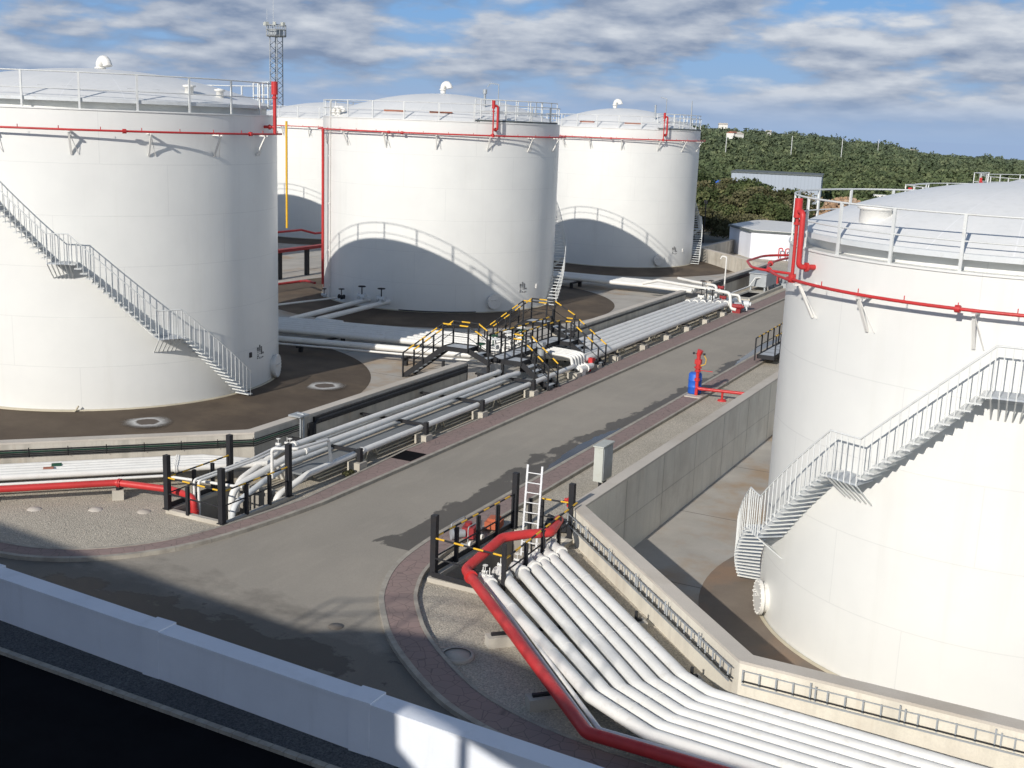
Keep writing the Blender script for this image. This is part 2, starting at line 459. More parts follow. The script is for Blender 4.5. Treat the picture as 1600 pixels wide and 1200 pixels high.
# bund floors
f = MB(); f.poly([(-11.86, 27.9), (-5.27, 21.29), (60, 21.29), (60, 118), (-11.86, 118)], EF); struct('bund_floor', f, M['floor'])
f = MB(); f.poly([(-23.5, 27.9), (-34, 17.4), (-100, 17.4), (-100, 118), (-31, 118), (-31, 97), (-23.5, 89)], .006); struct('bund_floor', f, M['floor'])
# road
LK = [(-60, 18.1), (-30, 18.15), (-23.9, 18.5), (-22.2, 19.15), (-20.95, 20.3), (-20.1, 21.9), (-19.65, 24.3), (-19.35, 27.5), (-19.35, 100)]
RK = [(-15.4, 100), (-15.4, 27), (-15.35, 25), (-15.1, 23.25), (-14.45, 21.75), (-13.9, 20.95), (-12.8, 19.62), (-11.0, 18.22), (-9.85, 17.6), (-8.3, 17.15), (-6, 16.95), (40, 16.95)]
def smooth(p, it=2):
    for _ in range(it):
        q = [p[0]]
        for a, b in zip(p, p[1:]):
            q += [(a[0]*.75+b[0]*.25, a[1]*.75+b[1]*.25), (a[0]*.25+b[0]*.75, a[1]*.25+b[1]*.75)]
        q.append(p[-1]); p = q
    return p
LKs, RKs = smooth(LK), smooth(RK)
M['wetdark'] = wet('dark_wet_asphalt', (.035, .032, .028), .5)
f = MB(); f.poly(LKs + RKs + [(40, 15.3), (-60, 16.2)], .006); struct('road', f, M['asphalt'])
def offset(line, d):
    out = []
    for i, p in enumerate(line):
        a = line[max(0, i-1)]; b = line[min(len(line)-1, i+1)]
        t = Vector((b[0]-a[0], b[1]-a[1])); t.normalize()
        out.append((p[0] - t.y*d, p[1] + t.x*d))
    return out
def ribbon(mb, l0, l1, z, mi=0):
    n = len(l0)
    mb.add([(p[0],p[1],z) for p in l0] + [(p[0],p[1],z) for p in l1], [(i, i+1, n+i+1, n+i) for i in range(n-1)], mi)
def vribbon(mb, l, z0, z1, mi=0):
    n = len(l)
    mb.add([(p[0],p[1],z0) for p in l] + [(p[0],p[1],z1) for p in l], [(i, i+1, n+i+1, n+i) for i in range(n-1)], mi)
def fixup(o):
    me = o.data; import bmesh
    bm = bmesh.new(); bm.from_mesh(me); bmesh.ops.recalc_face_normals(bm, faces=bm.faces); bm.to_mesh(me); bm.free()
def offsetv(line, fn):
    out = []
    for i, p in enumerate(line):
        a = line[max(0, i-1)]; b = line[min(len(line)-1, i+1)]
        t = Vector((b[0]-a[0], b[1]-a[1])); t.normalize(); d = fn(p)
        out.append((p[0] - t.y*d, p[1] + t.x*d))
    return out
def resample(line, step):
    out = [line[0]]; acc = 0
    for a, b in zip(line, line[1:]):
        L = hypot(b[0]-a[0], b[1]-a[1]); n = max(1, int(L/step))
        out += [(a[0]+(b[0]-a[0])*k/n, a[1]+(b[1]-a[1])*k/n) for k in range(1, n+1)]
    return out
LKd, RKd = resample(LKs, 1.0), resample(RKs, 1.0)
for line, wf in ((LKd, lambda p: .62 + .42*min(1, max(0, (p[1]-26.5)/6))), (RKd, lambda p: .82)):
    k0 = line; k1 = offset(line, .13); k2 = offsetv(line, wf); k3 = offsetv(line, lambda p: wf(p) + .09)
    m = MB(); vribbon(m, k0, 0, .11); ribbon(m, k0, k1, .11); vribbon(m, k1, .0, .11)
    acc = 0
    for a, b in zip(line, line[1:]):
        acc += hypot(b[0]-a[0], b[1]-a[1])
        if acc > .85:
            acc = 0; t_ = Vector((b[0]-a[0], b[1]-a[1])).normalized(); nn_ = Vector((-t_.y, t_.x))
            p = Vector(b); m.bar((*(p - nn_*.003), .056), (*(p + nn_*.128), .056), .014, .112, 1)
    o = struct('kerb', m, [M['kerb'], M['pitwall']]); fixup(o)
    m = MB(); ribbon(m, k1, k2, .098); vribbon(m, k2, 0, .098); o = struct('pavement', m, M['paving']); fixup(o)
    m = MB(); ribbon(m, k2, k3, .115); vribbon(m, k3, 0, .115); vribbon(m, k2, .098, .115); o = struct('kerb', m, M['kerb']); fixup(o)
# wet patches and puddles along the right kerb
def blob_strip(pts, z, seed, jag=.18):
    """pts: list of (x_left, x_right, y)"""
    R = random.Random(seed); L = []; Rr = []
    for i in range(len(pts) - 1):
        a, b = pts[i], pts[i+1]; n = 7
        for k in range(n):
            u = k / n
            y = a[2] + (b[2]-a[2])*u
            L.append((a[0]+(b[0]-a[0])*u + R.uniform(-jag, jag), y)); Rr.append((a[1]+(b[1]-a[1])*u, y))
    L.append((pts[-1][0], pts[-1][2])); Rr.append((pts[-1][1], pts[-1][2]))
    m = MB(); n = len(L)
    m.add([(p[0],p[1],z) for p in L] + [(p[0],p[1],z) for p in Rr], [(i, n+i, n+i+1, i+1) for i in range(n-1)])
    return m
rk = lambda y: np.interp(y, [p[1] for p in RKs[::-1]], [p[0] for p in RKs[::-1]]) - .01
def wetstrip(rows, z, seed, jag): return blob_strip([(rk(y) - w, rk(y) - g_, y) for y, w, g_ in rows], z, seed, jag)
m = wetstrip([(32.6, .06, .02), (34, .35, .03), (36, .5, .03), (38, .48, .03), (39.6, .2, .03), (40.2, .06, .03)], .014, 5, .05)
struct('puddle_water', m, M['water'])
m = wetstrip([(54, .08, .02), (56, .38, .03), (60, .55, .03), (64, .35, .03), (66, .1, .03)], .014, 8, .05)
struct('puddle_water', m, M['water'])
def blob(cx, cy, rx, ry, rot, z, seed, n=90, jag=.3):
    R = random.Random(seed); ph = [R.uniform(0, 6.28) for _ in range(6)]
    pts = []
    for i in range(n):
        a = 2*pi*i/n
        r = 1 + sum(jag/(k+1)*sin((k+2)*a + ph[k]) for k in range(6)) + R.uniform(-.14, .1)
        x, y = rx*r*cos(a), ry*r*sin(a)
        pts.append((cx + x*cos(rot) - y*sin(rot), cy + x*sin(rot) + y*cos(rot)))
    m = MB(); m.poly(pts, z); return m
# manhole covers and rings
m = MB(); m.lathe([(0, .02), (.17, .02), (.17, .0)], 24, (-14.25, 19.75, .006)); solo('manhole_cover', m, M['wet'], 'small round dark cover in the road near the kerb bend', 'manhole cover')
m = MB(); m.lathe([(0, .05), (.3, .05), (.3, .0)], 28, (-11.2, 19.9, 0)); m.lathe([(.3, .07), (.36, .07), (.36, 0)], 28, (-11.2, 19.9, 0)); solo('manhole_cover', m, M['block'], 'round concrete manhole cover in the shaded gravel beside the curved paving', 'manhole cover')
for i, (x, y) in enumerate(((-25.96, 21.6), (-24.54, 22.5), (-23.3, 23.1))):
    m = MB(); m.lathe([(0, .05), (.14, .04), (.2, .0)], 20, (x, y, 0)); solo('gravel_cap', m, M['conctop'], ['pale round cap in the gravel below the red pipe, farthest left of three', 'pale round cap in the gravel below the red pipe, middle of three', 'pale round cap in the gravel nearest the railed pit'][i], 'ground cap', 'pale caps set in the gravel')
m = MB(); m.box((-20.55, 31.3, .1), (-19.6, 32.3, .112)); solo('drain_grate', m, M['bitumen'], 'dark rectangular grate in the red paving beside the long pipes', 'drain grate')
m = MB(); m.box((-12.9, 38.2, .0), (-12.55, 38.6, .03)); solo('drain_grate', m, M['bitumen'], 'small dark grate in the gravel beside the concrete wall past the cabinet', 'drain grate')

# ------------------------------------------------------------------ bund walls
def wall(name, path, w, z0, z1, label, top=True):
    """path = outer face polyline; thickness w to the left of travel"""
    t = thing(name, label, 'wall', (path[0][0], path[0][1], z0))
    inner = offset_poly(path, w)
    m = MB(); m.poly(path + inner[::-1], z0, z1 - .06); fixup(part('wall_body', m, M['concbounce'] if z0 < -1 else M['conc'], t))
    m = MB(); m.poly(offset_poly(path, -.012) + offset_poly(path, w + .012)[::-1], z1 - .06, z1); fixup(part('coping', m, M['conctop'], t))
    return t
def offset_poly(path, d):
    out = []
    n = len(path)
    for i, p in enumerate(path):
        ds = []
        if i > 0: v = Vector((p[0]-path[i-1][0], p[1]-path[i-1][1])).normalized(); ds.append(v)
        if i < n-1: v = Vector((path[i+1][0]-p[0], path[i+1][1]-p[1])).normalized(); ds.append(v)
        nn = Vector((0, 0))
        for v in ds: nn += Vector((-v.y, v.x))
        nn.normalize()
        k = 1 / max(.3, nn.dot(Vector((-ds[0].y, ds[0].x))))
        out.append((p[0] + nn.x*d*k, p[1] + nn.y*d*k))
    return out
RW = [(-12.2, 118), (-12.2, 27.75), (-5.4, 20.92), (40, 20.92)]
t = wall('bund_wall', RW, .36, EF, 1.0, 'long concrete bund wall wrapping round the sunken yard of the right-hand tank')
# the corner end-cap standing proud where the walls meet
m = MB()
for y in np.arange(31, 116, 3.2): m.box((-11.838, y, EF), (-11.832, y + .014, .9))
m.box((-11.838, 28.2, -.35), (-11.832, 117, -.338))
part('joint', m, M['conc'], t)
m = MB()
for (a, b) in (((-12.1, 27.53), (-5.5, 20.9)), ((-5.3, 20.9), (20, 20.9))):
    A = Vector((*a, 0)); B = Vector((*b, 0)); d = (B-A).normalized(); nn = Vector((-d.y, d.x, 0)) * -1
    L = (B-A).length
    for zz, w in ((.62, .028), (.84, .015)):
        m.bar(A + nn*.07 + Vector((0,0,zz)), B + nn*.07 + Vector((0,0,zz)), .03, w, 1 if zz < .7 else 0)
    m.bar(A + nn*.10 + Vector((0,0,.56)), B + nn*.10 + Vector((0,0,.56)), .02, .03, 0)
    q = 0; i = 0
    while q < L:
        i += 1
        p = A + d*q + nn*.06
        m.bar(p + Vector((0,0,.58)), p + Vector((0,0,.93 if i % 5 == 0 else .85)), .03, .03, 0)
        if i % 5 == 0:
            p2 = p + d*.1
            m.bar(p2 + Vector((0,0,.58)), p2 + Vector((0,0,.88)), .03, .03, 0)
        q += .33
solo('cable_tray', m, [M['galv'], M['cable']], 'galvanised ladder cable tray with black cables fixed to the wall beside the white pipes', 'cable tray')

LW1 = [(-60, -8.7), (-23.35, 27.95), (-23.35, 41.6)]
wall('bund_wall', LW1, .36, -.02, 1.25, 'concrete bund wall in front of the large left tank, running to the crossover stairs')
wall('bund_wall', [(-23.35, 50.6), (-23.35, 69.4)], .36, -.02, 1.25, 'straight concrete bund wall in front of the middle tank, beyond the crossover stairs')
wall('bund_wall', [(-23.35, 74.6), (-23.35, 88.5), (-31.4, 96.6), (-31.4, 118)], .36, -.02, 1.25, 'far concrete bund wall turning the corner beside the white metal building')
# cable bundle and trays on the left wall
m = MB()
for k, (z, r) in enumerate(((1.02, .022), (.96, .026), (.9, .02), (.84, .024))):
    o_ = .04 + .01*k
    m.tube([(-60+.7*o_, -8.7-.7*o_, z), (-23.35+o_, 27.93, z), (-23.35+o_, 30.2, z)], r*.75, 6, 1 if k == 1 else 0)
for y in np.arange(0, 34, 1.1):
    p = (-23.35 - .707*y + .04, 27.9 - .707*y - .04, .8); m.bar(p, (p[0], p[1], 1.1), .02, .02, 0)
solo('cable_bundle', m, [M['cable'], M['green']], 'black and green cables clipped along the top of the front left bund wall', 'cables')
m = MB()
m.tube(rounded([(-23.26, 30.9, .1), (-23.26, 30.9, 1.0), (-23.26, 33.5, 1.0), (-23.26, 41.4, 1.0)], .4), .06, 8)
m.box((-23.35, 31.0, .86), (-23.25, 41.5, 1.12)); m.box((-23.349, 30.7, 0), (-23.24, 31.05, .95))
solo('cable_duct', m, M['black'], 'dark cable duct running along the wall and dropping beside the pipes', 'cable duct')
m = MB(); m.tube([(-23.25, 30.35, .0), (-23.25, 30.35, 1.35), (-23.5, 30.35, 1.35)], .035, 8); m.cbox((-23.4, 30.3, 1.32), (.5, .5, .05)); m.tube([(-23.22, 30.15, 0), (-23.22, 30.15, 1.25)], .03, 8)
solo('junction_bracket', m, M['galv'], 'galvanised bracket with conduits on top of the wall above the railed pit', 'bracket')
m = MB(); m.box((-23.35, 50.8, 1.02), (-23.27, 69.3, 1.1)); m.tube([(-23.25, 50.8, .5), (-23.25, 69.3, .5)], .04, 6)
solo('cable_duct', m, M['black'], 'dark cable duct along the wall in front of the middle tank', 'cable duct')
m = MB(); m.box((-23.35, 74.8, .86), (-23.25, 88.2, 1.1))
solo('cable_duct', m, M['black'], 'dark cable duct along the farthest wall by the grey pump box', 'cable duct')

# foreground white wall
def ywall(x): return 15.6 + (-x - 6) * .047
xs = [4, -2, -6.3, -10.9, -16.1, -20.9, -30, -45]
t = thing('boundary_wall', 'white rendered boundary wall with pilasters across the near corner of the photo', 'wall', (-6, 15.5, 0))
body = MB(); top = MB()
for x0, x1 in zip(xs, xs[1:]):
    y0, y1 = ywall(x0), ywall(x1)
    body.add([(x0,y0-.2,0),(x1,y1-.2,0),(x1,y1-.2,.98),(x0,y0-.2,.98),(x0,y0+.2,0),(x1,y1+.2,0),(x1,y1+.2,.98),(x0,y0+.2,.98)], [(0,3,2,1),(4,5,6,7)])
    top.add([(x0,y0-.22,.98),(x1,y1-.22,.98),(x1,y1-.22,1.05),(x0,y0-.22,1.05),(x0,y0+.24,.98),(x1,y1+.24,.98),(x1,y1+.24,1.05),(x0,y0+.24,1.05)], [(0,3,2,1),(4,5,6,7),(3,7,6,2),(0,1,5,4)])
fixup(part('wall_body', body, M['whitewall'], t)); fixup(part('coping', top, M['whitewall'], t))
for x in (-15.95, -10.75, -5.5, -21.2, -26.5):
    m = MB(); y = ywall(x)
    m.box((x-.22, y-.225, 0), (x+.22, y+.225, .976)); m.box((x-.25, y-.235, .9765), (x+.25, y+.27, 1.075))
    part('pilaster', m, M['whitewall'], t)
m = MB(); m.poly([(4, 15.5), (-45, 17.75), (-45, 15.55), (4, 14.75)], .03, mi=0)
struct('gravel_strip', m, M['gravel_dark'])
m = MB()
for i in range(150):
    x = 3 - i*.3; y = 14.42 + (-x-6)*.055 + .6 - .03
    y = 14.8 + (-x-4)*.0165
    m.cbox((x, y, .03), (.285, .13, .12), 0, -.0165)
solo('brick_edging', m, M['kerb'], 'row of dark edging bricks along the gravel strip at the bottom left', 'edging')
m = MB(); m.poly([(6, -2), (6, 14.58), (-50, 15.5), (-50, -2)], .012); struct('shade_dark_ground', m, M['bitumen'])  # near-black sheet: asphalt plus the deep shade lying on it

# ------------------------------------------------------------------ tanks
TREAD_CACHE = {}
def spiral(parent, cx, cy, R, nodes, w, base=0, fan=True, sgn=1):
    """nodes: [(angle, z), ...] alternate flights and landings"""
    st = MB(); # carrier mesh: inner/outer stringer
    hr = MB(); bal = MB()
    Ri, Ro = R + .03, R + w
    P = lambda a, r, z: (cx + r*cos(radians(a)), cy + r*sin(radians(a)), z)
    rail_pts = []; rail_mid = []
    carrier = None
    treads = []
    for i in range(len(nodes) - 1):
        (a0, z0), (a1, z1) = nodes[i], nodes[i+1]
        if abs(z1 - z0) < .05:       # landing
            m = MB(); n = 4
            for k in range(n):
                b0 = a0 + (a1-a0)*k/n; b1 = a0 + (a1-a0)*(k+1)/n
                m.add([P(b0,Ri,z0-.04),P(b0,Ro,z0-.04),P(b1,Ro,z0-.04),P(b1,Ri,z0-.04),P(b0,Ri,z0),P(b0,Ro,z0),P(b1,Ro,z0),P(b1,Ri,z0)], [(0,1,2,3),(4,5,6,7),(0,1,5,4),(1,2,6,5),(2,3,7,6),(3,0,4,7)])
            treads.append(('landing', m))
            nb = 5
            for k in range(nb + 1):
                b = a0 + (a1-a0)*k/nb
                bal.bar(P(b, Ro, z0-.03), P(b, Ro, z0+1.02), .025, .025)
                if fan: bal.bar(P(b, Ro, z0-.03), P(b, R+.01, z0-.62), .03, .03)
        else:
            rise = .172; n = max(2, round(abs(z1-z0)/rise))
            for k in range(n):
                u = (k + .5)/n; a = a0 + (a1-a0)*u; z = z0 + (z1-z0)*(k+1)/n
                if k == n-1: z -= .02
                da = degrees_per = math.degrees(.115/(R+w/2)); m = MB()
                m.add([P(a-da,Ri,z-.035),P(a-da,Ro,z-.035),P(a+da,Ro,z-.035),P(a+da,Ri,z-.035),P(a-da,Ri,z),P(a-da,Ro,z),P(a+da,Ro,z),P(a+da,Ri,z)], [(0,1,2,3),(4,5,6,7),(0,1,5,4),(1,2,6,5),(2,3,7,6),(3,0,4,7)])
                treads.append(('tread', m))
                bal.bar(P(a, Ro, z-.05), P(a, Ro, z+.98), .022, .022)
        n = 8
        for k in range(n + (1 if i == len(nodes)-2 else 0)):
            u = k/n; a = a0+(a1-a0)*u; z = z0+(z1-z0)*u + 1.04
            if i == 0 and k == 0: z += .0
            rail_pts.append(P(a, Ro, z))
    hr.tube(rail_pts, .022, 6)
    st = thing_part = part('staircase', bal, M['rail'], parent)
    part('handrail', hr, M['rail'], st)
    for nm, m in treads:
        fixup(part(nm, m, M['grating'] if nm == 'landing' else M['rail'], st))
    return st

def rail_ring(parent, cx, cy, R, z, h, a0, step, n, miss=(), box=None, ztoe=.0):
    m = MB()
    full = n*step >= 355
    N = 96
    for zz, r in ((h, .024), (h*.55, .018)):
        m.tube(arc(cx, cy, R, a0, a0 + step*(n if full else n-1), N, z+zz), r, 6, cap=False)
    ps = []
    for k in range(n):
        a = radians(a0 + k*step)
        x, y = cx + R*cos(a), cy + R*sin(a)
        ps.append(MB()); ps[-1].cbox((x, y, z + h/2 + .005), (.045, .07, h), 0, a)
    o = part('guard_rail', m, M['rail'], parent)
    for q in ps: part('rail_post', q, M['rail'], o)
    return o

def gooseneck(parent, x, y, z, s=1.0, ang=0, name='roof_vent'):
    m = MB()
    pts = [(0,0,0),(0,0,.35)] + [(.28-.28*cos(t), 0, .3+.30*sin(t)) for t in np.linspace(.3, pi-.1, 9)]
    pts = [(x + p[0]*s*cos(ang), y + p[0]*s*sin(ang), z + p[2]*s) for p in pts]
    m.tube(pts, [.17*s]*2 + [.19*s]*8 + [.21*s], 16)
    m.lathe([(0, 0), (.24*s, 0), (.24*s, .06), (0, .06)], 18, (x, y, z + .22*s))
    return part(name, m, M['white'], parent)

def roof_z(r, R, rise):
    S = (R*R + rise*rise)/(2*rise)
    return rise - (S - sqrt(max(0, S*S - r*r)))

def make_tank(label, cx, cy, R, z0, H, kind='closed', rise=1.55, rail=1.28, post0=0, detail=True, apron=2.6, apron_z=.1):
    t = thing('storage_tank', label, 'storage tank', (cx, cy, z0), 'white cylindrical storage tanks')
    zt = z0 + H
    m = MB(); m.lathe([(R, 0), (R, H)], 160, (cx, cy, z0)); m.lathe([(R, H), (R+.035, H), (R+.035, H+.05), (R-.04, H+.05), (R-.42, H+.04)], 120, (cx, cy, z0), 0, False)
    o = m.build('shell', M['tank'], t, (cx, cy, z0))
    # roof
    m = MB(); op = kind == 'open'
    Rr = R - (.10 if op else .0); zr = .40 if op else .03
    m.lathe([(max(.001, Rr*(1-i/24)), roof_z(Rr*(1-i/24), Rr, rise) + H + zr) for i in range(25)], 120, (cx, cy, z0))
    m.build('roof', M['roof'], t, (cx, cy, z0))
    if op:
        m = MB(); m.lathe([(R-.42, H-.1), (R-.42, H+zr)], 120, (cx, cy, z0)); m.build('roof_curb', M['tank'], t, (cx, cy, z0))
        m = MB(); m.lathe([(R-.42, H+zr-.02), (Rr+.01, H+zr-.02), (Rr+.01, H+zr-.11), (Rr+.035, H+zr-.11), (Rr+.035, H+zr+.012), (Rr-.12, H+zr+.03)], 120, (cx, cy, z0), 0, False)
        part('roof_edge', m, M['greypipe'], t)
    if apron:
        m = MB(); m.lathe([(R-.05, apron_z+.10), (R+.12, apron_z+.09), (R+apron, .0)], 96, (cx, cy, z0 + .012))
        m.lathe([(R+.02, .14+apron_z), (R+.09, .13+apron_z), (R+.09, .08+apron_z)], 96, (cx, cy, z0 + .012), 1)
        part('apron', m, [M['apronlight'] if z0 < -1 else M['apron'], M['cream']], t)
    ps = 15.8
    rail_ring(t, cx, cy, R - .02, zt, rail, post0, 360/23, 23)
    return t

def cooling_ring(t, cx, cy, R, z, a0, a1, off=.42, br=(), double=False, mat='red', knots=()):
    m = MB(); n = int(abs(a1-a0)/3)
    m.tube(arc(cx, cy, R+off, a0, a1, n, z), .038, 8)
    if double: m.tube(arc(cx, cy, R+off-.2, a0, a1, n, z+.02), .03, 8)
    for a in np.arange(min(a0,a1)+4, max(a0,a1), 10.5):
        p = (cx+(R+off)*cos(radians(a)), cy+(R+off)*sin(radians(a)), z); m.bar(p, (p[0],p[1],p[2]+.13), .02, .02)
    for a in knots:
        p = arc(cx, cy, R+off, a-.5, a+.5, 1, z); m.tube(p, .08, 10)
    o = part('cooling_pipe', m, M[mat], t)
    for a in br:
        b = MB(); ar = radians(a)
        q = lambda r, zz: (cx+r*cos(ar), cy+r*sin(ar), zz)
        b.bar(q(R, z-.07), q(R+off+.12, z-.07), .09, .05)
        b.bar(q(R+off, z-.08), q(R+.02, z-.85), .07, .05)
        b.bar(q(R+off*.9, z-.08), (cx+(R+.02)*cos(ar+.035), cy+(R+.02)*sin(ar+.035), z-.85), .02, .02)
        part('pipe_bracket', b, M['white'], t)
    return o

def foam_riser(t, cx, cy, R, zring, zrim, a, top):
    ar = radians(a); m = MB()
    q = lambda r, zz, da=0: (cx+r*cos(ar+da), cy+r*sin(ar+da), zz)
    m.tube(rounded([q(R+.42, zring), q(R+.42, top-.2)], .1), .042, 8)
    m.tube([q(R+.42, top-.45), q(R+.42, top)], .095, 12); m.tube([q(R+.42, top-.62), q(R+.42, top-.56)], .08, 12)
    d = .26/R
    m.tube(rounded([q(R+.42, top-.3), q(R+.42, top-.3, d), q(R+.42, zrim-.35, d), q(R-.02, zrim-.35, d)], .13), .065, 10)
    m.tube([q(R+.18, zrim-.35, d), q(R+.24, zrim-.35, d)], .11, 12)
    m.tube([q(R+.42, zring-.08), q(R+.42, zring+.12)], .09, 10)
    part('foam_riser', m, M['red'], t)

def manhole(t, cx, cy, R, z, a, r=.42):
    ar = radians(a); m = MB(); c = Vector((cx+R*cos(ar), cy+R*sin(ar), z)); d = Vector((cos(ar), sin(ar), 0)); u = Vector((0,0,1)); s = d.cross(u)
    m.tube([c - d*.1, c + d*.16], r*.92, 28); m.tube([c + d*.13, c + d*.19], r*1.1, 28); m.tube([c + d*.192, c + d*.22], r*1.08, 28)
    for k in range(20):
        p = c + (s*cos(k*pi/10) + u*sin(k*pi/10))*r + d*.2
        m.tube([p, p + d*.045], .018, 6)
    for o in (-.12, .12):
        m.tube(rounded([c+s*o+u*.1+d*.21, c+s*o+u*.1+d*.3, c+s*(o+.12)+u*.1+d*.3, c+s*(o+.12)+u*.1+d*.21], .03), .014, 6)
    part('shell_manhole', m, M['white'], t)
    # reinforcing plate
    m = MB(); m.tube([c - d*.3, c + d*.03], r*1.55, 28)
    # keep only as thin flush collar
def seam_line(t, cx, cy, R, a, z0, z1):
    pass

def marks(t, cx, cy, R, a0, z, s=1):
    s *= .72
    """small stencilled identification block, lines of black characters running up the shell"""
    m = MB(); Rr = random.Random(int(cx*10))
    segs = {'1': [(.5,0,.5,1)], '8': [(0,0,1,0),(0,1,1,1),(0,.5,1,.5),(0,0,0,1),(1,0,1,1)], 'T': [(0,1,1,1),(.5,0,.5,1)], 'K': [(0,0,0,1),(0,.5,1,1),(0,.5,1,0)], '0': [(0,0,1,0),(0,1,1,1),(0,0,0,1),(1,0,1,1)],
            'L': [(0,0,0,1),(0,0,1,0)], 'H': [(0,0,0,1),(1,0,1,1),(0,.5,1,.5)], 'A': [(0,0,.5,1),(.5,1,1,0),(.2,.4,.8,.4)], 'E': [(0,0,0,1),(0,0,1,0),(0,1,1,1),(0,.5,.7,.5)], '-': [(0,.5,1,.5)]}
    for li, (txt, h) in enumerate((('TK-108', .13), ('H 11000', .09), ('L 0800', .09), ('T 8', .09))):
        off = li * .2*s
        for ci, ch in enumerate(txt):
            if ch not in segs: continue
            for (x0, y0, x1, y1) in segs[ch]:
                # text runs upward: char x -> z, char y -> against angle
                def pt(x, y):
                    zz = z + (ci*.115 + x*.08)*s; s_ = (off - y*h*s)
                    a = radians(a0) + s_/R
                    return (cx+(R+.012)*cos(a), cy+(R+.012)*sin(a), zz)
                m.bar(pt(x0,y0), pt(x1,y1), .02*s, .02*s)
    part('stencilled_marking', m, M['marking'], t)

A = (-37.26, 35.2, 7.113); B = (-37.96, 63.6, 7.309); C = (-37.32, 91.67, 6.407); E_ = (-1.77, 31.27, 5.766)
# tank A
tA = make_tank('large white tank at the left edge with a long stair climbing its sunlit side', *A, 0, 11, 'open', 1.22, 1.28, 296-15.65*18, apron=4.0)
spiral(tA, *A, [(359.5, .12), (336.2, 2.92), (329.8, 2.92), (308, 5.72), (302.6, 5.72), (281, 8.5), (276, 8.5), (258, 11)], .72)
cooling_ring(tA, *A, 10.33, 250, 384, .42, [268, 288, 309, 330, 351, 371], knots=(323, 363))
m = MB(); a = radians(17); R = A[2]
q = lambda r, z, da=0: (A[0]+r*cos(a+da), A[1]+r*sin(a+da), z)
m.tube(rounded([q(R+.45, 10.33), q(R+.45, 12.0)], .1), .07, 8); m.tube([q(R+.45, 11.85), q(R+.45, 12.35)], .13, 12); m.tube([q(R+.45,11.7), q(R+.45, 11.76)], .11, 10)
m.tube([q(R, 10.6), q(R+.42, 10.6)], .06, 8); m.tube([q(R+.2, 10.6), q(R+.26, 10.6)], .1, 8)
part('foam_riser', m, M['red'], tA)
gooseneck(tA, A[0]+.2, A[1], 12.42, .92, radians(-10))
m = MB()
for (r, an, s) in ((5.9, 350, .16), (6.2, 2, .14)):
    x, y = A[0]+r*cos(radians(an)), A[1]+r*sin(radians(an)); z = 11.3 + roof_z(r, 7.0, 1.22)
    m.lathe([(s, -.25), (s, .3), (s*1.5, .32), (s*1.5, .38), (0, .42)], 16, (x, y, z))
part('roof_nozzle', m, M['white'], tA)
for an in (302, 333):
    m = MB()
    ar = radians(an); x, y = A[0]+5.6*cos(ar), A[1]+5.6*sin(ar); z = 11.3 + roof_z(5.6, 7.0, 1.22)
    m.cbox((x, y, z+.03), (.18, 1.2, .09), 0, ar)
    part('roof_hatch', m, M['darkroof'], tA)
# roof access platform rails at right rear of A
m = MB()
for zz in (.05, .55, 1.05):
    m.bar((A[0]+4.2, A[1]+4.6, 11.3+zz), (A[0]+6.6, A[1]+2.6, 11.3+zz), .04, .04)
for u in (0, .33, .66, 1): m.bar((A[0]+4.2+2.4*u, A[1]+4.6-2*u, 11.3), (A[0]+4.2+2.4*u, A[1]+4.6-2*u, 12.35), .05, .05)
part('platform_rail', m, M['rail'], tA)
marks(tA, *A, 11, 1.35, 1.0)
m = MB(); ar = radians(6); m.cbox((A[0]+(R+.02)*cos(ar), A[1]+(R+.02)*sin(ar), 1.62), (.06, .13, .2), 0, ar); part('name_plate', m, M['black'], tA)
manhole(tA, *A, .75, 24, .45)
m = MB(); m.tube(arc(A[0], A[1], A[2]+.16, 262, 307, 30, .22), .035, 6); m.tube([arc(A[0], A[1], A[2]+.16, 307, 308, 1, .22)[0], arc(A[0], A[1], A[2]+.16, 307, 308, 1, .42)[1]], .03, 6)
part('earthing_pipe', m, M['cream'], tA)

# tank B
tB = make_tank('middle white tank with a curved shadow on it, just behind the black crossover stairs', *B, 0, 11.05, 'closed', 1.62, 1.0, 252.3, apron=4.0)
spiral(tB, *B, [(4, .12), (26, 2.92), (32, 2.92), (54, 5.72), (60, 5.72), (82, 8.5)], .72)
cooling_ring(tB, *B, 10.35, 226, 395, .4, [232, 253, 275.5, 298.5, 321.5, 344, 366], True, knots=(278, 284, 322))
foam_riser(tB, *B, 10.35, 11.05, 322.5, 12.3)
gooseneck(tB, B[0], B[1], 12.72, .95, radians(-10))
m = MB(); ar = radians(235); q = lambda r, z, da=0: (B[0]+r*cos(ar+da), B[1]+r*sin(ar+da), z)
m.tube([q(B[2]+.42, 10.35), q(B[2]+.42, 1.1)], .075, 8); m.tube([q(B[2]+.30, 10.35, -.022), q(B[2]+.30, .9, -.022)], .03, 6)
part('cooling_riser', m, M['red'], tB)
m = MB(); m.tube([q(B[2]+.06, .3, .035), q(B[2]+.06, 12.0, .035)], .03, 6)
for z in (3.2, 6, 8.8, 1): m.cbox(q(B[2]+.1, z, .03), (.1, .12, .05))
part('level_gauge_pipe', m, M['white'], tB)
for a in (240, 244.5):
    ar = radians(a); gooseneck(tB, B[0]+(B[2]-.3)*cos(ar)-.3, B[1]+(B[2]-.3)*sin(ar), 11.15, .72, 0)
for an in (275, 300):
    m = MB()
    ar = radians(an); x, y = B[0]+6.3*cos(ar), B[1]+6.3*sin(ar); z = 11.1 + roof_z(6.3, 7.3, 1.6); m.cbox((x, y, z+.02), (.16, 1.3, .08), 0, ar)
    part('roof_hatch', m, M['rooftile'], tB)
m = MB()
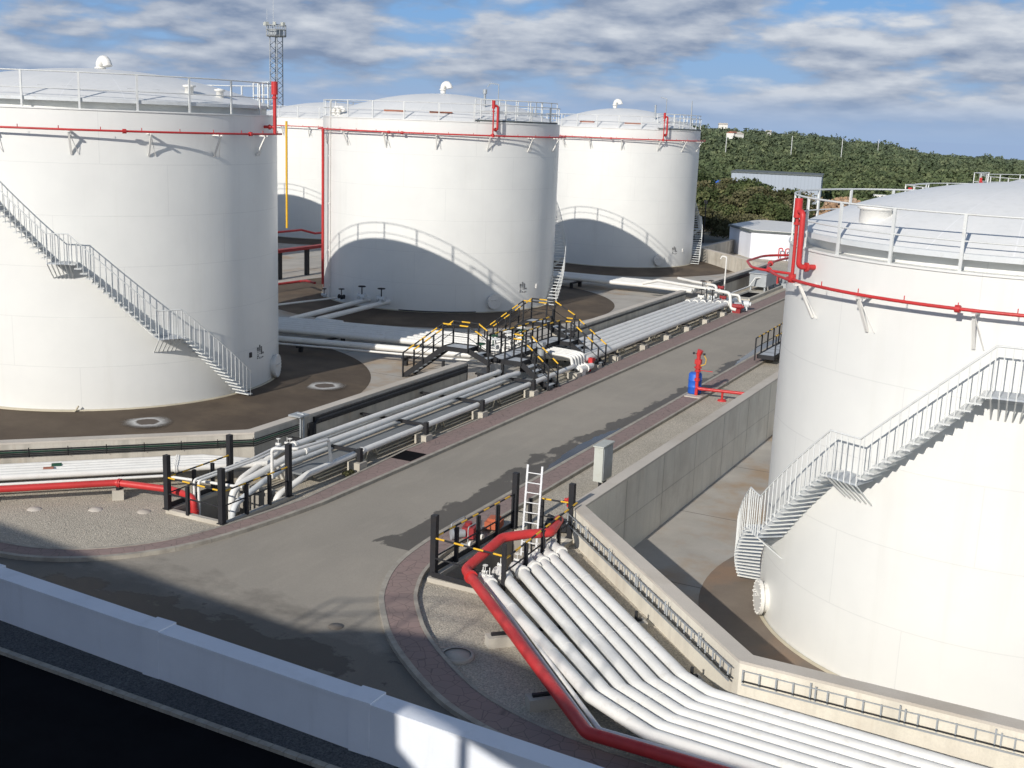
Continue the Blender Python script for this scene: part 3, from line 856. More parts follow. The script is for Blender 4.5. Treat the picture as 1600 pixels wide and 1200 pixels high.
for k, (r0, a0_, a1_) in enumerate(((6.9, 318, 372),)):
    for zz in (.03, .6, 1.25):
        m.tube(arc(B[0], B[1], B[2]-.02 - .0, a0_, a1_, 24, 11.08+zz), .026, 6)
        m.tube(arc(B[0], B[1], B[2]-1.0, a0_, a1_, 24, 11.12+zz), .022, 6)
    for an in np.arange(a0_, a1_+1, 9):
        for rr in (B[2]-.02, B[2]-1.0):
            x, y = B[0]+rr*cos(radians(an)), B[1]+rr*sin(radians(an)); m.bar((x, y, 11.05), (x, y, 12.36), .04, .04)
pr_ = part('platform_rail', m, M['rail'], tB)
m = MB(); m.lathe([(B[2]-1.05, 11.14), (B[2]+.02, 11.14), (B[2]+.02, 11.22), (B[2]-1.05, 11.22)], 30, (B[0], B[1], 0), a0=radians(316), a1=radians(373))
fixup(part('roof_platform', m, M['darkroof'], tB))
m = MB(); x, y = B[0]+5*cos(radians(330)), B[1]+5*sin(radians(330)); m.tube([(x,y,11.6),(x,y,12.75)], .07, 8); m.tube([(x,y,12.7),(x,y,12.95)], .13, 8)
x2, y2 = x+.9, y; m.tube(rounded([(x2,y2,11.5),(x2,y2,13.25),(x2-.55,y2,13.3),(x2-.75,y2,13.1)], .05), .025, 6)
part('roof_instrument', m, M['galv'], tB)
marks(tB, *B, 343, 1.25, 1.1)
m = MB(); ar = radians(355); m.cbox((B[0]+(B[2]+.02)*cos(ar), B[1]+(B[2]+.02)*sin(ar), 1.52), (.05, .16, .26), 0, ar); part('name_plate', m, M['white'], tB)
manhole(tB, *B, .85, 327, .42)
m = MB(); m.tube(arc(B[0], B[1], B[2]+.16, 283, 318, 24, .28), .03, 6); part('earthing_pipe', m, M['black'], tB)
# tank C
tC = make_tank('farthest white tank of the row, next to the green hill', *C, 0, 10.96, 'closed', 1.62, 1.0, 258, apron=3.9)
spiral(tC, *C, [(7, .12), (30, 2.92), (36, 2.92), (58, 5.72), (64, 5.72), (86, 8.5)], .72)
cooling_ring(tC, *C, 10.22, 232, 395, .42, [248, 270, 292, 318, 340, 362], True, knots=(285,))
foam_riser(tC, *C, 10.22, 10.96, 320, 12.3)
gooseneck(tC, C[0]-.8, C[1], 12.62, .95, radians(-10))
m = MB()
for zz in (.03, .6, 1.2):
    m.tube(arc(C[0], C[1], C[2]-.02, 322, 375, 24, 11.0+zz), .026, 6); m.tube(arc(C[0], C[1], C[2]-1.0, 322, 375, 24, 11.05+zz), .022, 6)
for an in np.arange(322, 376, 9):
    for rr in (C[2]-.02, C[2]-1.0):
        x, y = C[0]+rr*cos(radians(an)), C[1]+rr*sin(radians(an)); m.bar((x, y, 10.96), (x, y, 12.22), .045, .045)
part('platform_rail', m, M['rail'], tC)
m = MB(); m.lathe([(C[2]-1.05, 11.04), (C[2]+.02, 11.04), (C[2]+.02, 11.14), (C[2]-1.05, 11.14)], 30, (C[0], C[1], 0), a0=radians(318), a1=radians(376))
fixup(part('roof_platform', m, M['darkroof'], tC))
m = MB(); x, y = C[0]+4.6*cos(radians(325)), C[1]+4.6*sin(radians(325)); m.tube([(x,y,11.5),(x,y,12.9)], .08, 8); m.tube(rounded([(x+.9,y,11.4),(x+.9,y,13.4),(x+.4,y,13.5)], .05), .03, 6)
m.tube([(x+3,y,11.2),(x+3,y,13.3)], [.09, .03], 6)
part('roof_instrument', m, M['galv'], tC)
for an in (262, 300):
    m = MB()
    ar = radians(an); x, y = C[0]+5.6*cos(ar), C[1]+5.6*sin(ar); z = 11.0 + roof_z(5.6, 6.4, 1.6); m.cbox((x, y, z+.02), (.16, 1.3, .08), 0, ar)
    part('roof_hatch', m, M['rooftile'], tC)
marks(tC, *C, 338, 1.25, 1.1)
m = MB(); ar = radians(350); m.cbox((C[0]+(C[2]+.02)*cos(ar), C[1]+(C[2]+.02)*sin(ar), 1.5), (.05, .16, .26), 0, ar); part('name_plate', m, M['white'], tC)
manhole(tC, *C, .85, 324, .42)
# tank D, behind in the second row
D_ = (-66.8, 91.7, 7.2)
tD = make_tank('distant white tank seen through the gap between the left and middle tanks', *D_, 0, 10.8, 'closed', 1.5, 1.0, 250, apron=3)
cooling_ring(tD, *D_, 10.1, 230, 380, .42, [250, 270, 290, 310, 330, 350], mat='red')
# two tanks of the second row, mostly hidden, whose shadow falls on tank D
tD2 = make_tank('hidden white tank of the rear row behind the large left tank', -66.6, 63.6, 7.2, 0, 10.9, 'closed', 1.5, 1.0, 250, apron=3)
m = MB(); m.tube([(-56.3, 71.5, 2.6), (-56.3, 71.5, 10.6)], .085, 8); solo('vertical_pipe', m, M['yellow'], 'tall yellow vertical pipe in the gap beside the large left tank', 'pipe')
# right tank E
tE = make_tank('big white tank on the right with a zigzag stair round its side and red piping', *E_, EF, 8.43-EF, 'open', 1.35, 1.22, 218-15.65*2.3, apron=1.6, apron_z=.06)
spiral(tE, *E_, [(182.5, EF+.12), (211.5, 1.31), (218, 1.31), (239.8, 3.65), (247, 3.65), (270, 6.1), (277, 6.1), (297, 8.3)], .72, fan=True)
cooling_ring(tE, *E_, 7.76, 216, 330, .45, [222, 241, 265, 289, 313], knots=(262,))
foam_riser(tE, *E_, 7.76, 8.43, 218, 9.66)
m = MB()
m.tube(arc(E_[0], E_[1], E_[2]+.5, 150, 219, 24, 7.74), .034, 8)
for a in (186, 200): p = arc(E_[0], E_[1], E_[2]+.5, a, a+1, 1, 7.74); m.tube(p, .075, 8)
m.tube(rounded([(E_[0]-5.2, E_[1]-2.6, 7.74), (E_[0]-6.3, E_[1]-2.2, 7.74), (E_[0]-6.9, E_[1]-.6, 7.74), (E_[0]-6.9, E_[1]+1.2, 7.74), (E_[0]-6.0, E_[1]+2.2, 7.74)], 1.2, 8), .034, 8)
part('cooling_pipe', m, M['red'], tE)
manhole(tE, *E_, EF+.74, 208.5, .42)
m = MB(); x, y = E_[0]+4.6*cos(radians(226)), E_[1]+4.6*sin(radians(226)); z = 8.65 + roof_z(4.6, 5.9, 1.5)
m.lathe([(.36, -.2), (.36, .22), (.42, .24), (.42, .3), (0, .34)], 24, (x, y, z)); part('roof_manway', m, M['white'], tE)
# tanks F and G further along the right-hand row
tF = make_tank('second tank of the right row, only its pale domed roof and railing showing', -1.77, 59.5, 7.1, EF, 7.75-EF, 'closed', 1.6, 1.2, 196, apron=0)
foam_riser(tF, -1.77, 59.5, 7.1, 7.1, 7.75, 205, 8.9)
tG = make_tank('farthest tank of the right row, just its railing above the second roof', -1.77, 88, 7.1, EF, 7.6-EF, 'closed', 1.6, 1.2, 196, apron=0)
foam_riser(tG, -1.77, 88, 7.1, 7.0, 7.6, 208, 8.7)
for tt, y in ((tF, 59.5), (tG, 88)):
    m = MB()
    for zz in (0, .6, 1.2):
        m.bar((-9.1, y-1.2, 7.75+zz), (-8.0, y-3.4, 7.75+zz), .04, .04); m.bar((-9.1, y-1.2, 7.75+zz), (-8.4, y+1.2, 7.75+zz), .04, .04)
    for p in ((-9.1, y-1.2), (-8.0, y-3.4), (-8.55, y-2.3), (-8.4, y+1.2)): m.bar((*p, 7.5), (*p, 8.97), .05, .05)
    part('platform_rail', m, M['rail'], tt)

# white paint rings round drains on the tank apron
for x, y, lb in ((-29.95, 30.0, 'faded white painted ring on the brown apron in front of the left tank'), (-28.4, 38.5, 'faded white painted ring on the brown apron behind the left tank stair foot')):
    m = MB(); m.lathe([(.001, .004), (1.05, .0)], 48, (x, y, .13))
    r_ = hypot(x-A[0], y-A[1]); zz = .012 + .19*(1-(r_-7.2)/3.9)
    o = solo('painted_ring', m, M['spray'], lb, 'ground marking', None, (x, y, .13)); o.location.z = max(zz, 0) + .03
    o.rotation_euler = (0, 0, x)

# ------------------------------------------------------------------ pipes
PIPE_N = [0]
def pipe(pts, r, mat, label, group=None, bend=.35, flanges=(), n=14, name='pipe', cat='pipe', welds=()):
    P = rounded(pts, bend) if bend else pts
    m = MB(); m.tube(P, r, n)
    PP = [Vector(p) for p in pts]
    for (seg, u) in flanges:
        a, b = PP[seg], PP[seg+1]; d = (b-a).normalized(); c = a + (b-a)*u
        m.tube([c-d*.045, c-d*.008], r*1.35, n); m.tube([c+d*.008, c+d*.045], r*1.35, n)
    for (seg, u) in welds:
        a, b = PP[seg], PP[seg+1]; d = (b-a).normalized(); c = a + (b-a)*u; m.tube([c-d*.012, c+d*.012], r*1.035, n)
    return solo(name, m, M[mat] if isinstance(mat, str) else mat, label, cat, group)
ORD = ['first', 'second', 'third', 'fourth', 'fifth', 'sixth', 'seventh', 'eighth']
# right-hand bundle (pit -> front right corner)
PZ = .45
q0, q1 = 11.12, 14.12
sx = [(-12.15, ), ]
starts = [(768,905), (790,895), (815,891)]
ST = [(-12.2, 23.0), (-12.1, 23.6), (-11.9, 24.1), (-11.8, 24.55), (-11.8, 25.0), (-11.75, 25.4), (-11.75, 25.9)]
B1 = [(-7.73, 19.0), (-7.54, 19.30), (-7.32, 19.59), (-7.1, 19.87), (-6.88, 20.14), (-6.67, 20.43), (-6.45, 20.71)]
B2 = [(-6.2, 18.22), (-6.14, 18.58), (-6.06, 18.92), (-5.98, 19.25), (-5.9, 19.59), (-5.82, 19.93), (-5.72, 20.28)]
for i in range(7):
    a, b, c = ST[i], B1[i], B2[i]
    d = Vector((a[0]-b[0], a[1]-b[1])).normalized()
    pipe([(a[0]+d.x*.45, a[1]+d.y*.45, -.8), (a[0]+d.x*.4, a[1]+d.y*.4, PZ-.02), (*b, PZ), (*c, PZ), (20, c[1]-.056*(20-c[0]), PZ)], .136, 'whitepipe', f'thick white pipe leaving the right-hand pit, {ORD[i]} from the red pipe side', 'thick white pipes from the right-hand pit', .35, [(1, .10)], 20, 'white_pipe', welds=[(1, .33), (1, .7), (2, .5), (3, .12 + .01*i), (3, .3)])
for i, (c0_, y_) in enumerate((((-7.18, 17.86), 17.83), ((-7.1, 17.98), 17.95))):
    pipe([(-12.45+.16*i, 23.15+.05*i, PZ-.02), (*c0_, PZ-.03), (20, y_, PZ-.03)], .047, 'whitepipe', ['thin white pipe hugging the red pipe from the right-hand pit', 'thin white pipe second from the red pipe'][i], 'thin white pipes from the right-hand pit', .1, [(0, .03), (0, .06)], 10, 'white_pipe')
pipe([(-12.0, 26.6, .95), (-11.75, 25.55, .95), (-12.2, 25.15, .95), (-12.65, 24.6, .93), (-12.78, 22.98, .6), (-7.23, 17.68, .46), (20, 17.62, .46)], .12, 'red', 'thick red pipe crossing the right-hand pit and running down to the corner', None, .3, [(4, .06)], 18, 'red_pipe')
# valves and vents at the start of the right bundle
def valve(x, y, z, s, label, mat='whitepipe', group='small valves at the pipe ends', wheel=True, name='valve', wm='whitepipe'):
    t = thing(name, label, 'valve', (x, y, z), group)
    m = MB(); m.tube([(x, y, z-.02), (x, y, z+.16*s)], .05*s, 8); m.tube([(x-.11*s, y, z+.1*s), (x+.11*s, y, z+.1*s)], .06*s, 8)
    m.tube([(x-.13*s, y, z+.1*s), (x-.10*s, y, z+.1*s)], .09*s, 10); m.tube([(x+.10*s, y, z+.1*s), (x+.13*s, y, z+.1*s)], .09*s, 10)
    part('valve_body', m, M[mat], t)
    m = MB(); m.tube([(x, y, z+.16*s), (x, y, z+.42*s)], .018*s, 6)
    if wheel:
        m.tube(arc(x, y, .11*s, 0, 360, 14, z+.4*s), .014*s, 6, cap=False); m.bar((x-.11*s, y, z+.4*s), (x+.11*s, y, z+.4*s), .015*s, .015*s); m.bar((x, y-.11*s, z+.4*s), (x, y+.11*s, z+.4*s), .015*s, .015*s)
    part('handwheel', m, M[wm], t)
    return t
for i in range(7):
    s_um = q0 + (q1-q0)*i/6; x0, y0 = ST[i][0]-.12, ST[i][1]+.14
    valve(x0, y0, PZ+.08, .55, f'small white vent valve on the {ORD[i]} thick pipe from the red pipe', wheel=(i % 2 == 0))
for i, s_um in enumerate((10.62, 10.80)):
    valve(-12.3+.16*i, 23.0+.03*i, PZ+.02, .7, ['small white valve on the thin pipe nearest the red pipe', 'small white valve on the second thin pipe by the red pipe'][i], group='small valves on the thin pipes', wheel=False)
# supports across the right bundle
for i, (x, y) in enumerate(((-10.6, 21.0), (-8.6, 19.0))):
    t = thing('pipe_support', ['concrete and steel support under the right pipes, half way to the bend', 'concrete and steel support under the right pipes, close to the bend'][i], 'pipe support', (x, y, 0), 'supports under the right-hand pipes')
    d = Vector((1, 1, 0)).normalized(); P0 = Vector((x, y, 0))
    m = MB(); m.bar(P0 - d*.45 + Vector((0,0,.12)), P0 + d*3.3 + Vector((0,0,.12)), .3, .24); part('concrete_beam', m, M['block'], t)
    m = MB(); m.bar(P0 - d*.35 + Vector((0,0,.27)), P0 + d*3.2 + Vector((0,0,.27)), .08, .06)
    for k in range(8): m.cbox(P0 + d*(.55+.36*k) + Vector((0,0,.36)), (.06, .06, .24))
    part('steel_rail', m, M['black'], t)
for i, x in enumerate((-4.5, 0.5)):
    t = thing('pipe_support', ['support crossing beneath the white pipes near the wall bend', 'support crossing beneath the white pipes at the right edge'][i], 'pipe support', (x, 19, 0), 'supports under the right-hand pipes')
    m = MB(); m.box((x-.15, 17.1, 0), (x+.15, 20.6, .24)); part('concrete_beam', m, M['block'], t)
    m = MB(); m.box((x-.04, 17.4, .245), (x+.04, 20.75, .3)); part('steel_rail', m, M['black'], t)

# pits with railings
def stripe_rail(mb, p, q, r=.026, seg=.3, first=1):
    p = Vector(p); q = Vector(q); L = (q-p).length; n = max(1, round(L/seg))
    for k in range(n):
        mb.tube([p+(q-p)*k/n, p+(q-p)*(k+1)/n], r, 6, (k+first) % 2)
def pit(label, x0, y0, x1, y1, posts, smalls, rails, low, kind):
    t = thing('pipe_pit', label, 'pit', (x0, y0, 0))
    m = MB(); k = .14
    outer = [(x0-k, y0-k), (x1+k, y0-k), (x1+k, y1+k), (x0-k, y1+k)]
    inn = [(x0, y0), (x0, y1), (x1, y1), (x1, y0)]
    m.poly(outer, .0, .12, holes=[inn])
    o = part('pit_kerb', m, M['block'], t); fixup(o)
    m = MB()
    for (a, b) in (((x0,y0),(x1,y0)), ((x1,y0),(x1,y1)), ((x1,y1),(x0,y1)), ((x0,y1),(x0,y0))): m.add([(*a,-1.4),(*b,-1.4),(*b,.01),(*a,.01)], [(3,2,1,0)])
    m.poly([(x0,y0),(x1,y0),(x1,y1),(x0,y1)], -1.4)
    part('pit_lining', m, M['pitwall'], t)
    g_ = thing('pit_guard_rail', kind, 'guard rail', (posts[0][0], posts[0][1], .12))
    for (x, y, h) in posts:
        m = MB(); m.box((x-.075, y-.075, .1), (x+.075, y+.075, h)); m.box((x-.11, y-.11, .12), (x+.11, y+.11, .14)); part('post', m, M['black'], g_)
    for (x, y, h) in smalls:
        m = MB(); m.box((x-.045, y-.045, .1), (x+.045, y+.045, h)); part('baluster', m, M['black'], g_)
    for (p, q) in rails:
        m = MB(); stripe_rail(m, p, q); part('striped_rail', m, [M['black'], M['yellow']], g_)
    for (p, q, w) in low:
        m = MB(); m.bar(p, q, .03, w); part('lower_rail', m, M['black'], g_)
    return t, g_
X0, X1, Y0, Y1 = -13.75, -12.1, 23.2, 27.4
posts = [(-13.85, 23.3, 1.68), (-13.75, 27.45, 1.72), (-12.1, 27.6, 1.66)]
sm = [(-13.82, 24.35, 1.05), (-13.8, 25.45, 1.05), (-13.78, 26.5, 1.05), (-13.3, 27.5, 1.05), (-11.8, 23.1, 1.4), (-11.84, 24.35, 1.02), (-11.86, 25.35, 1.06), (-11.88, 26.35, 1.1), (-12.95, 27.52, 1.1)]
rails = [((-13.82, 23.35, 1.12), (-13.75, 27.4, 1.12)), ((-13.8, 23.25, 1.1), (-11.82, 23.1, 1.1)), ((-11.82, 23.15, 1.0), (-11.95, 27.6, 1.14)), ((-12.95, 27.52, 1.1), (-12.15, 27.6, 1.1))]
low = [((-13.82, 23.35, .6), (-13.76, 27.4, .6), .03), ((-13.8, 23.25, .58), (-12.0, 23.1, .58), .03), ((-11.82, 23.12, .66), (-11.95, 27.55, .7), .03), ((-13.8, 27.5, .6), (-12.15, 27.6, .6), .03),
       ((-13.9, 23.35, .2), (-13.82, 27.4, .2), .13), ((-13.8, 23.12, .2), (-12.0, 23.02, .2), .13)]
pit('concrete pipe pit at the right of the road with red and white pipes entering', X0, Y0, X1, Y1, posts, sm, rails, low, 'black post railing with yellow striped bars round the right-hand pit')
X0, X1, Y0, Y1 = -22.6, -20.7, 23.5, 26.3
posts = [(-22.7, 23.42, 1.7), (-20.62, 23.3, 1.7), (-22.75, 26.1, 1.68), (-20.62, 26.2, 1.72)]
sm = [(-20.6, 24.3, 1.0), (-20.6, 25.3, 1.0), (-22.7, 24.5, 1.0), (-22.72, 25.3, 1.0), (-21.9, 23.36, .95)]
rails = [((-22.65, 23.4, 1.05), (-20.65, 23.3, 1.05)), ((-22.7, 23.45, 1.05), (-22.74, 26.05, 1.05)), ((-20.62, 23.35, 1.02), (-20.62, 26.15, 1.02))]
low = [((-22.65, 23.4, .58), (-20.65, 23.3, .58), .03), ((-22.7, 23.45, .58), (-22.74, 26.05, .58), .03), ((-20.62, 23.35, .6), (-20.62, 26.3, .6), .03), ((-22.72, 23.5, .2), (-22.75, 26.1, .2), .14)]
pit('concrete pipe pit at the left of the road where the long pipes dive', X0, Y0, X1, Y1, posts, sm, rails, low, 'black post railing with a yellow striped bar round the left-hand pit')

# left front pipes: white along the diagonal wall and red
for i in range(5):
    dd = .40 + .26*i                             # distance in front of the wall face
    o2 = dd*1.4142
    # diagonal wall face: Y = X + 51.3
    xa = -60; ya = xa + 51.3 - o2
    xe = -22.75 + .12*i - .25*(i == 0)
    pts = [(xa, ya, .62), (-23.9 + .1*i, -23.9 + .1*i + 51.3 - o2, .62), (-22.85 + .32*i, 27.6 + .2*i, .62), (-22.85 + .32*i, 28.4 + .4*i, .35), (-22.85+.32*i, 29.2+.4*i, -.3)]
    pts = [(xa, ya, .62), (-24.2 + .17*i, -24.2 + .17*i + 51.3 - o2, .62), (-22.6 + .18*i, 27.3 + .1*i - .2, .62), (-22.45 + .2*i, 27.9, -.2)]
    pipe(pts, .1, 'whitepipe', f'thick white pipe along the front left bund wall, {ORD[i]} from the wall', 'thick white pipes along the front left wall', .35, [(0, .985)], 14, 'white_pipe')
pipe([(-60, -60+51.3-2.6, .5), (-24.1, 51.3-24.1-2.45, .5), (-21.6, 25.3, .45)], .045, 'whitepipe', 'thin white pipe between the white pipes and the red pipe at the left', None, .2, n=8, name='white_pipe')
pipe([(-60, -60+51.3-3.35, .5), (-24.75, 51.3-24.75-3.05, .5), (-23.05, 23.95, .48), (-22.1, 23.8, .46), (-22.05, 23.8, -.6)], .1, 'red', 'thick red pipe along the gravel at the left, dropping into the left-hand pit', None, .25, [(3, .4), (1, .06)], 14, 'red_pipe')
m = MB(); p = Vector((-27.0, -27.0+51.3-.95, .62)); d = Vector((1,1,0)).normalized(); m.tube([p-d*.14, p+d*.14], .13, 12); solo('pipe_band', m, M['green'], 'green colour band on the white pipes at the left', 'pipe marking')
m = MB(); p = Vector((-26.9, -26.9+51.3-1.44, .62)); m.tube([p-d*.14, p+d*.14], .13, 12); solo('pipe_band', m, M['rooftile'], 'dark brown colour band on the white pipes at the left', 'pipe marking')
for i, (x, y) in enumerate(((-27.5, 20.95), (-24.75, 23.55), (-30.6, 17.9))):
    t = thing('pipe_support', ['concrete block under the red pipe near the left edge', 'concrete block with black saddle under the bend of the left red pipe', 'concrete block under the red pipe outside the left edge'][i], 'pipe support', (x, y, 0), 'blocks under the left red pipe')
    m = MB(); m.cbox((x+.02, y-.02, .15), (.32, .3, .3), 0, pi/4); part('footing', m, M['block'], t)
    m = MB(); m.cbox((x, y, .36), (.1, .3, .14), 0, pi/4); part('saddle', m, M['black'], t)
for i, x in enumerate((-26.2, -30.2)):
    m = MB(); c = Vector((x, x+51.3, 0)); n_ = Vector((1,-1,0)).normalized(); m.bar(c + n_*.2 + Vector((0,0,.44)), c + n_*2.3 + Vector((0,0,.44)), .1, .1)
    for u in (.3, 2.1): m.bar(c+n_*u, c+n_*u+Vector((0,0,.4)), .1, .1)
    solo('pipe_trestle', m, M['black'], ['low black trestle under the left white pipes by the red pipe bend', 'low black trestle under the left white pipes near the photo edge'][i], 'pipe support', 'trestles under the left pipes')

# long rack beside the road, near section
SECT = [(-22.3, .82, .15, 'inner high'), (-21.6, .86, .16, 'outer high'), (-20.72, .56, .145, 'roadside')]
pipe([(-22.35, 25.9, -.6), (-22.35, 25.9, .3), (-22.35, 28.0, .82), (-22.32, 41.6, .82), (-22.3, 42.6, .82), (-22.9, 43.4, .6), (-22.9, 43.4, -.1)], .1, 'whitepipe', 'long white pipe nearest the wall in the near roadside rack', 'long pipes of the near roadside rack', .5, [(2, .05)], 16, 'rack_pipe')
pipe([(-21.75, 25.0, -.6), (-21.75, 25.0, .45), (-21.62, 27.4, .84), (-21.55, 41.9, .86), (-21.55, 42.9, .8), (-22.3, 43.9, .5), (-22.3, 43.9, -.1)], .105, 'whitepipe', 'long white pipe raised in the middle of the near roadside rack', 'long pipes of the near roadside rack', .5, [(2, .06)], 16, 'rack_pipe')
pipe([(-20.9, 25.9, -.6), (-20.9, 25.95, .1), (-20.74, 27.3, .5), (-20.72, 30.4, .56), (-20.72, 46.5, .56), (-20.9, 47.2, .5), (-20.9, 47.6, -.1)], .1, 'whitepipe', 'long white pipe on the road side of the near roadside rack', 'long pipes of the near roadside rack', .4, [(2, .9)], 16, 'rack_pipe')
pipe([(-21.2, 24.4, -.6), (-21.2, 24.4, .2), (-21.3, 25.8, .5), (-21.85, 28, .5), (-21.95, 43.4, .5)], .09, 'greypipe', 'lower grey-white pipe between the raised pipes of the near roadside rack', None, .4, (), 14, 'rack_pipe')
pipe([(-22.85, 28.9, -.3), (-22.85, 29.2, .45), (-22.85, 43.4, .5)], .09, 'greypipe', 'low shaded pipe close against the wall in the near roadside rack', None, .3, (), 12, 'rack_pipe')
m = MB(); m.box((-21.5, 27.2, .44), (-20.9, 43.5, .50)); m.box((-21.5, 27.2, .50), (-21.47, 43.5, .54)); m.box((-20.93, 27.2, .50), (-20.9, 43.5, .54))
solo('flat_duct', m, M['ductgrey'], 'flat grey covered duct between the pipes beside the red paving', 'duct')
for i, (dx, zz) in enumerate(((0, .16), (.14, .12))):
    pts = []
    y = 28.0; x = -21.05 + dx
    while y < 68.5:
        pts += [(x, y, zz), (x, y+2.6, zz), (x, y+2.75, zz+.26), (x, y+3.15, zz+.26), (x, y+3.3, zz)]; y += 4.4
    pipe(pts, .028, 'cream', ['thin cream conduit with loops under the roadside rack, nearer the wall', 'thin cream conduit with loops under the roadside rack, nearer the road'][i], 'thin looped conduits', .06, (), 6, 'conduit')
for i in range(2):
    pipe([(-22.2+.17*i, 23.95, -.5), (-22.2+.17*i, 23.95, .92), (-22.1+.17*i, 26.4, .98), (-22.3+.2*i, 27.9, 1.0)], .04, 'whitepipe', ['thin white pipe rising from the left pit, wall side', 'thin white pipe rising from the left pit, road side'][i], 'thin white pipes over the left pit', .12, (), 8, 'white_pipe')
for i, (x, y) in enumerate(((-22.35, 27.9), (-22.2, 28.15), (-22.05, 28.1))):
    valve(x, y, .97, .6, ['small white valve above the left pit, nearest the wall', 'small white valve above the left pit, middle of three', 'small white valve above the left pit, nearest the road'][i], wheel=(i != 1))
pipe([(-21.35, 26.35, .5), (-21.35, 26.35, 1.42), (-20.72, 26.75, 1.42), (-20.72, 28.3, 1.36), (-20.72, 28.45, .56)], .05, 'whitepipe', 'white upside-down U shaped pipe standing over the left rack end', None, .12, (), 10, 'white_pipe')

rack_ys = [29.75, 33.8, 37.9, 42.3, 46.6, 49.0, 51.4, 55.0, 58.5, 61.8, 65.0, 68.4]
for i, y in enumerate(rack_ys):
    near = y < 44
    t = thing('pipe_rack_frame', f'black steel frame on a concrete footing under the roadside pipes, {(ORD + ["ninth", "tenth", "eleventh", "twelfth"])[i]} from the left pit', 'pipe support', (-20.7, y, 0), 'frames of the roadside rack')
    m = MB(); m.box((-20.88, y-.22, 0), (-20.4, y+.2, .31)); part('footing', m, M['block'], t)
    m = MB()
    if near:
        m.box((-20.6, y-.08, .312), (-20.48, y+.08, .76)); m.box((-23.3, y-.07, .635), (-20.6, y+.07, .70)); m.box((-23.2, y-.05, 0), (-23.1, y+.05, .635)); m.box((-21.55, y-.06, .60), (-20.6, y+.06, .634))
    else:
        m.box((-23.2, y-.05, .38), (-20.5, y+.05, .46)); m.box((-23.2, y-.05, 0), (-23.1, y+.05, .38)); m.box((-20.6, y-.045, .345), (-20.5, y+.045, .46))
    part('steel_frame', m, M['black'], t)

# far section pipes, fed by the cross bundle
NB = 6
for i in range(NB):
    x = -22.95 + .42*i
    yb = 50.3 - .55*i                # cross bundle at the wall gap
    pts = [(-62, yb - 9.0*1.0 + 0, .6)]
    pts = [(-52, yb - 5.6, .62), (-28.5, yb - .4, .62), (-24.6, yb + .2, .62), (x, yb + .6, .62), (x, 56, .62), (x, 69.6 + .25*i, .62), (x, 70.6+.25*i, .62)]
    pipe(pts, .155, 'whitepipe', f'long white pipe of the far roadside rack, {ORD[i]} from the wall', 'long pipes of the far roadside rack', .45, [(4, .93)], 14, 'rack_pipe')
pipe([(-52, 39.3, .62), (-28.9, 45.0, .62), (-25.2, 45.9, .62), (-24.2, 46.0, .62), (-24.2, 46.0, -.1)], .15, 'whitepipe', 'white pipe on the near side of the bundle crossing behind the bund wall', None, .4, (), 14, 'rack_pipe')
pipe([(-52, 38.7, .5), (-28.9, 44.45, .5), (-24.9, 45.3, .5)], .05, 'whitepipe', 'thin white pipe beside the bundle crossing behind the bund wall', None, .3, (), 8, 'white_pipe')
for i, (pts, r) in enumerate((([(-36.3, 48.35, .62), (-37.75, 48.0, .62), (-38.35, 55.9, .66), (-38.35, 56.4, .66)], .14), ([(-35.0, 49.0, .62), (-36.65, 48.9, .62), (-37.0, 55.9, .66), (-37.0, 56.4, .66)], .14), ([(-42.5, 47.6, .55), (-40.6, 56.2, .55)], .055))):
    pipe(pts, r, 'whitepipe', ['white branch pipe from the bundle to the middle tank, left one', 'white branch pipe from the bundle to the middle tank, right one', 'thin branch pipe to the middle tank'][i], 'branch pipes of the middle tank', .35, (), 12, 'white_pipe')
    if i < 2:
        valve(pts[-1][0], 55.6, .76, 1.9, ['black handwheel valve on the left branch pipe of the middle tank', 'black handwheel valve on the right branch pipe of the middle tank'][i], 'greypipe', 'branch pipe valves', True, 'valve', 'black')
valve(-40.3, 56.3, .5, 1.5, 'black handwheel valve left of the branch pipes at the middle tank', 'black', 'branch pipe valves', True, 'valve', 'black')
valve(-42.0, 56.9, .4, 1.2, 'smallest handwheel valve at the left foot of the middle tank', 'greypipe', 'branch pipe valves', True, 'valve', 'black')
for i, (x, y, w) in enumerate(((-33.6, 43.6, 3.4), (-28.2, 44.4, 3.6), (-38, 42.3, 3.6))):
    m = MB(); m.box((x-.08, y-.2, .34), (x+.08, y+w+1.4, .42)); m.box((x-.08, y, 0), (x+.08, y+.16, .34)); m.box((x-.08, y+w, 0), (x+.08, y+w+.16, .34))
    solo('pipe_trestle', m, M['black'], ['black trestle holding the pipe bundle beside the left tank', 'black trestle holding the pipe bundle near the crossover', 'black trestle holding the pipe bundle hidden behind the left tank'][i], 'pipe support', 'trestles under the cross bundle')
# second cross bundle (between the middle and far tanks)
for i in range(5):
    yb = 74.4 + .5*i
    pipe([(-52, yb-1.0, .62), (-27.5, yb-.1, .62), (-24.4, yb-.6, .62)], .15, 'whitepipe', f'far bundle pipe between middle and farthest tanks, {ORD[i]} from the near side', 'pipes of the far cross bundle', .4, (), 12, 'rack_pipe')
m = MB(); m.box((-33.1, 73.2, .34), (-32.9, 77, .43)); m.box((-33.1, 73.2, 0), (-32.9, 73.35, .34)); m.box((-33.1, 74.6, 0), (-32.9, 74.8, .34)); solo('pipe_trestle', m, M['black'], 'black trestle under the far pipe bundle behind the middle tank stair', 'pipe support')
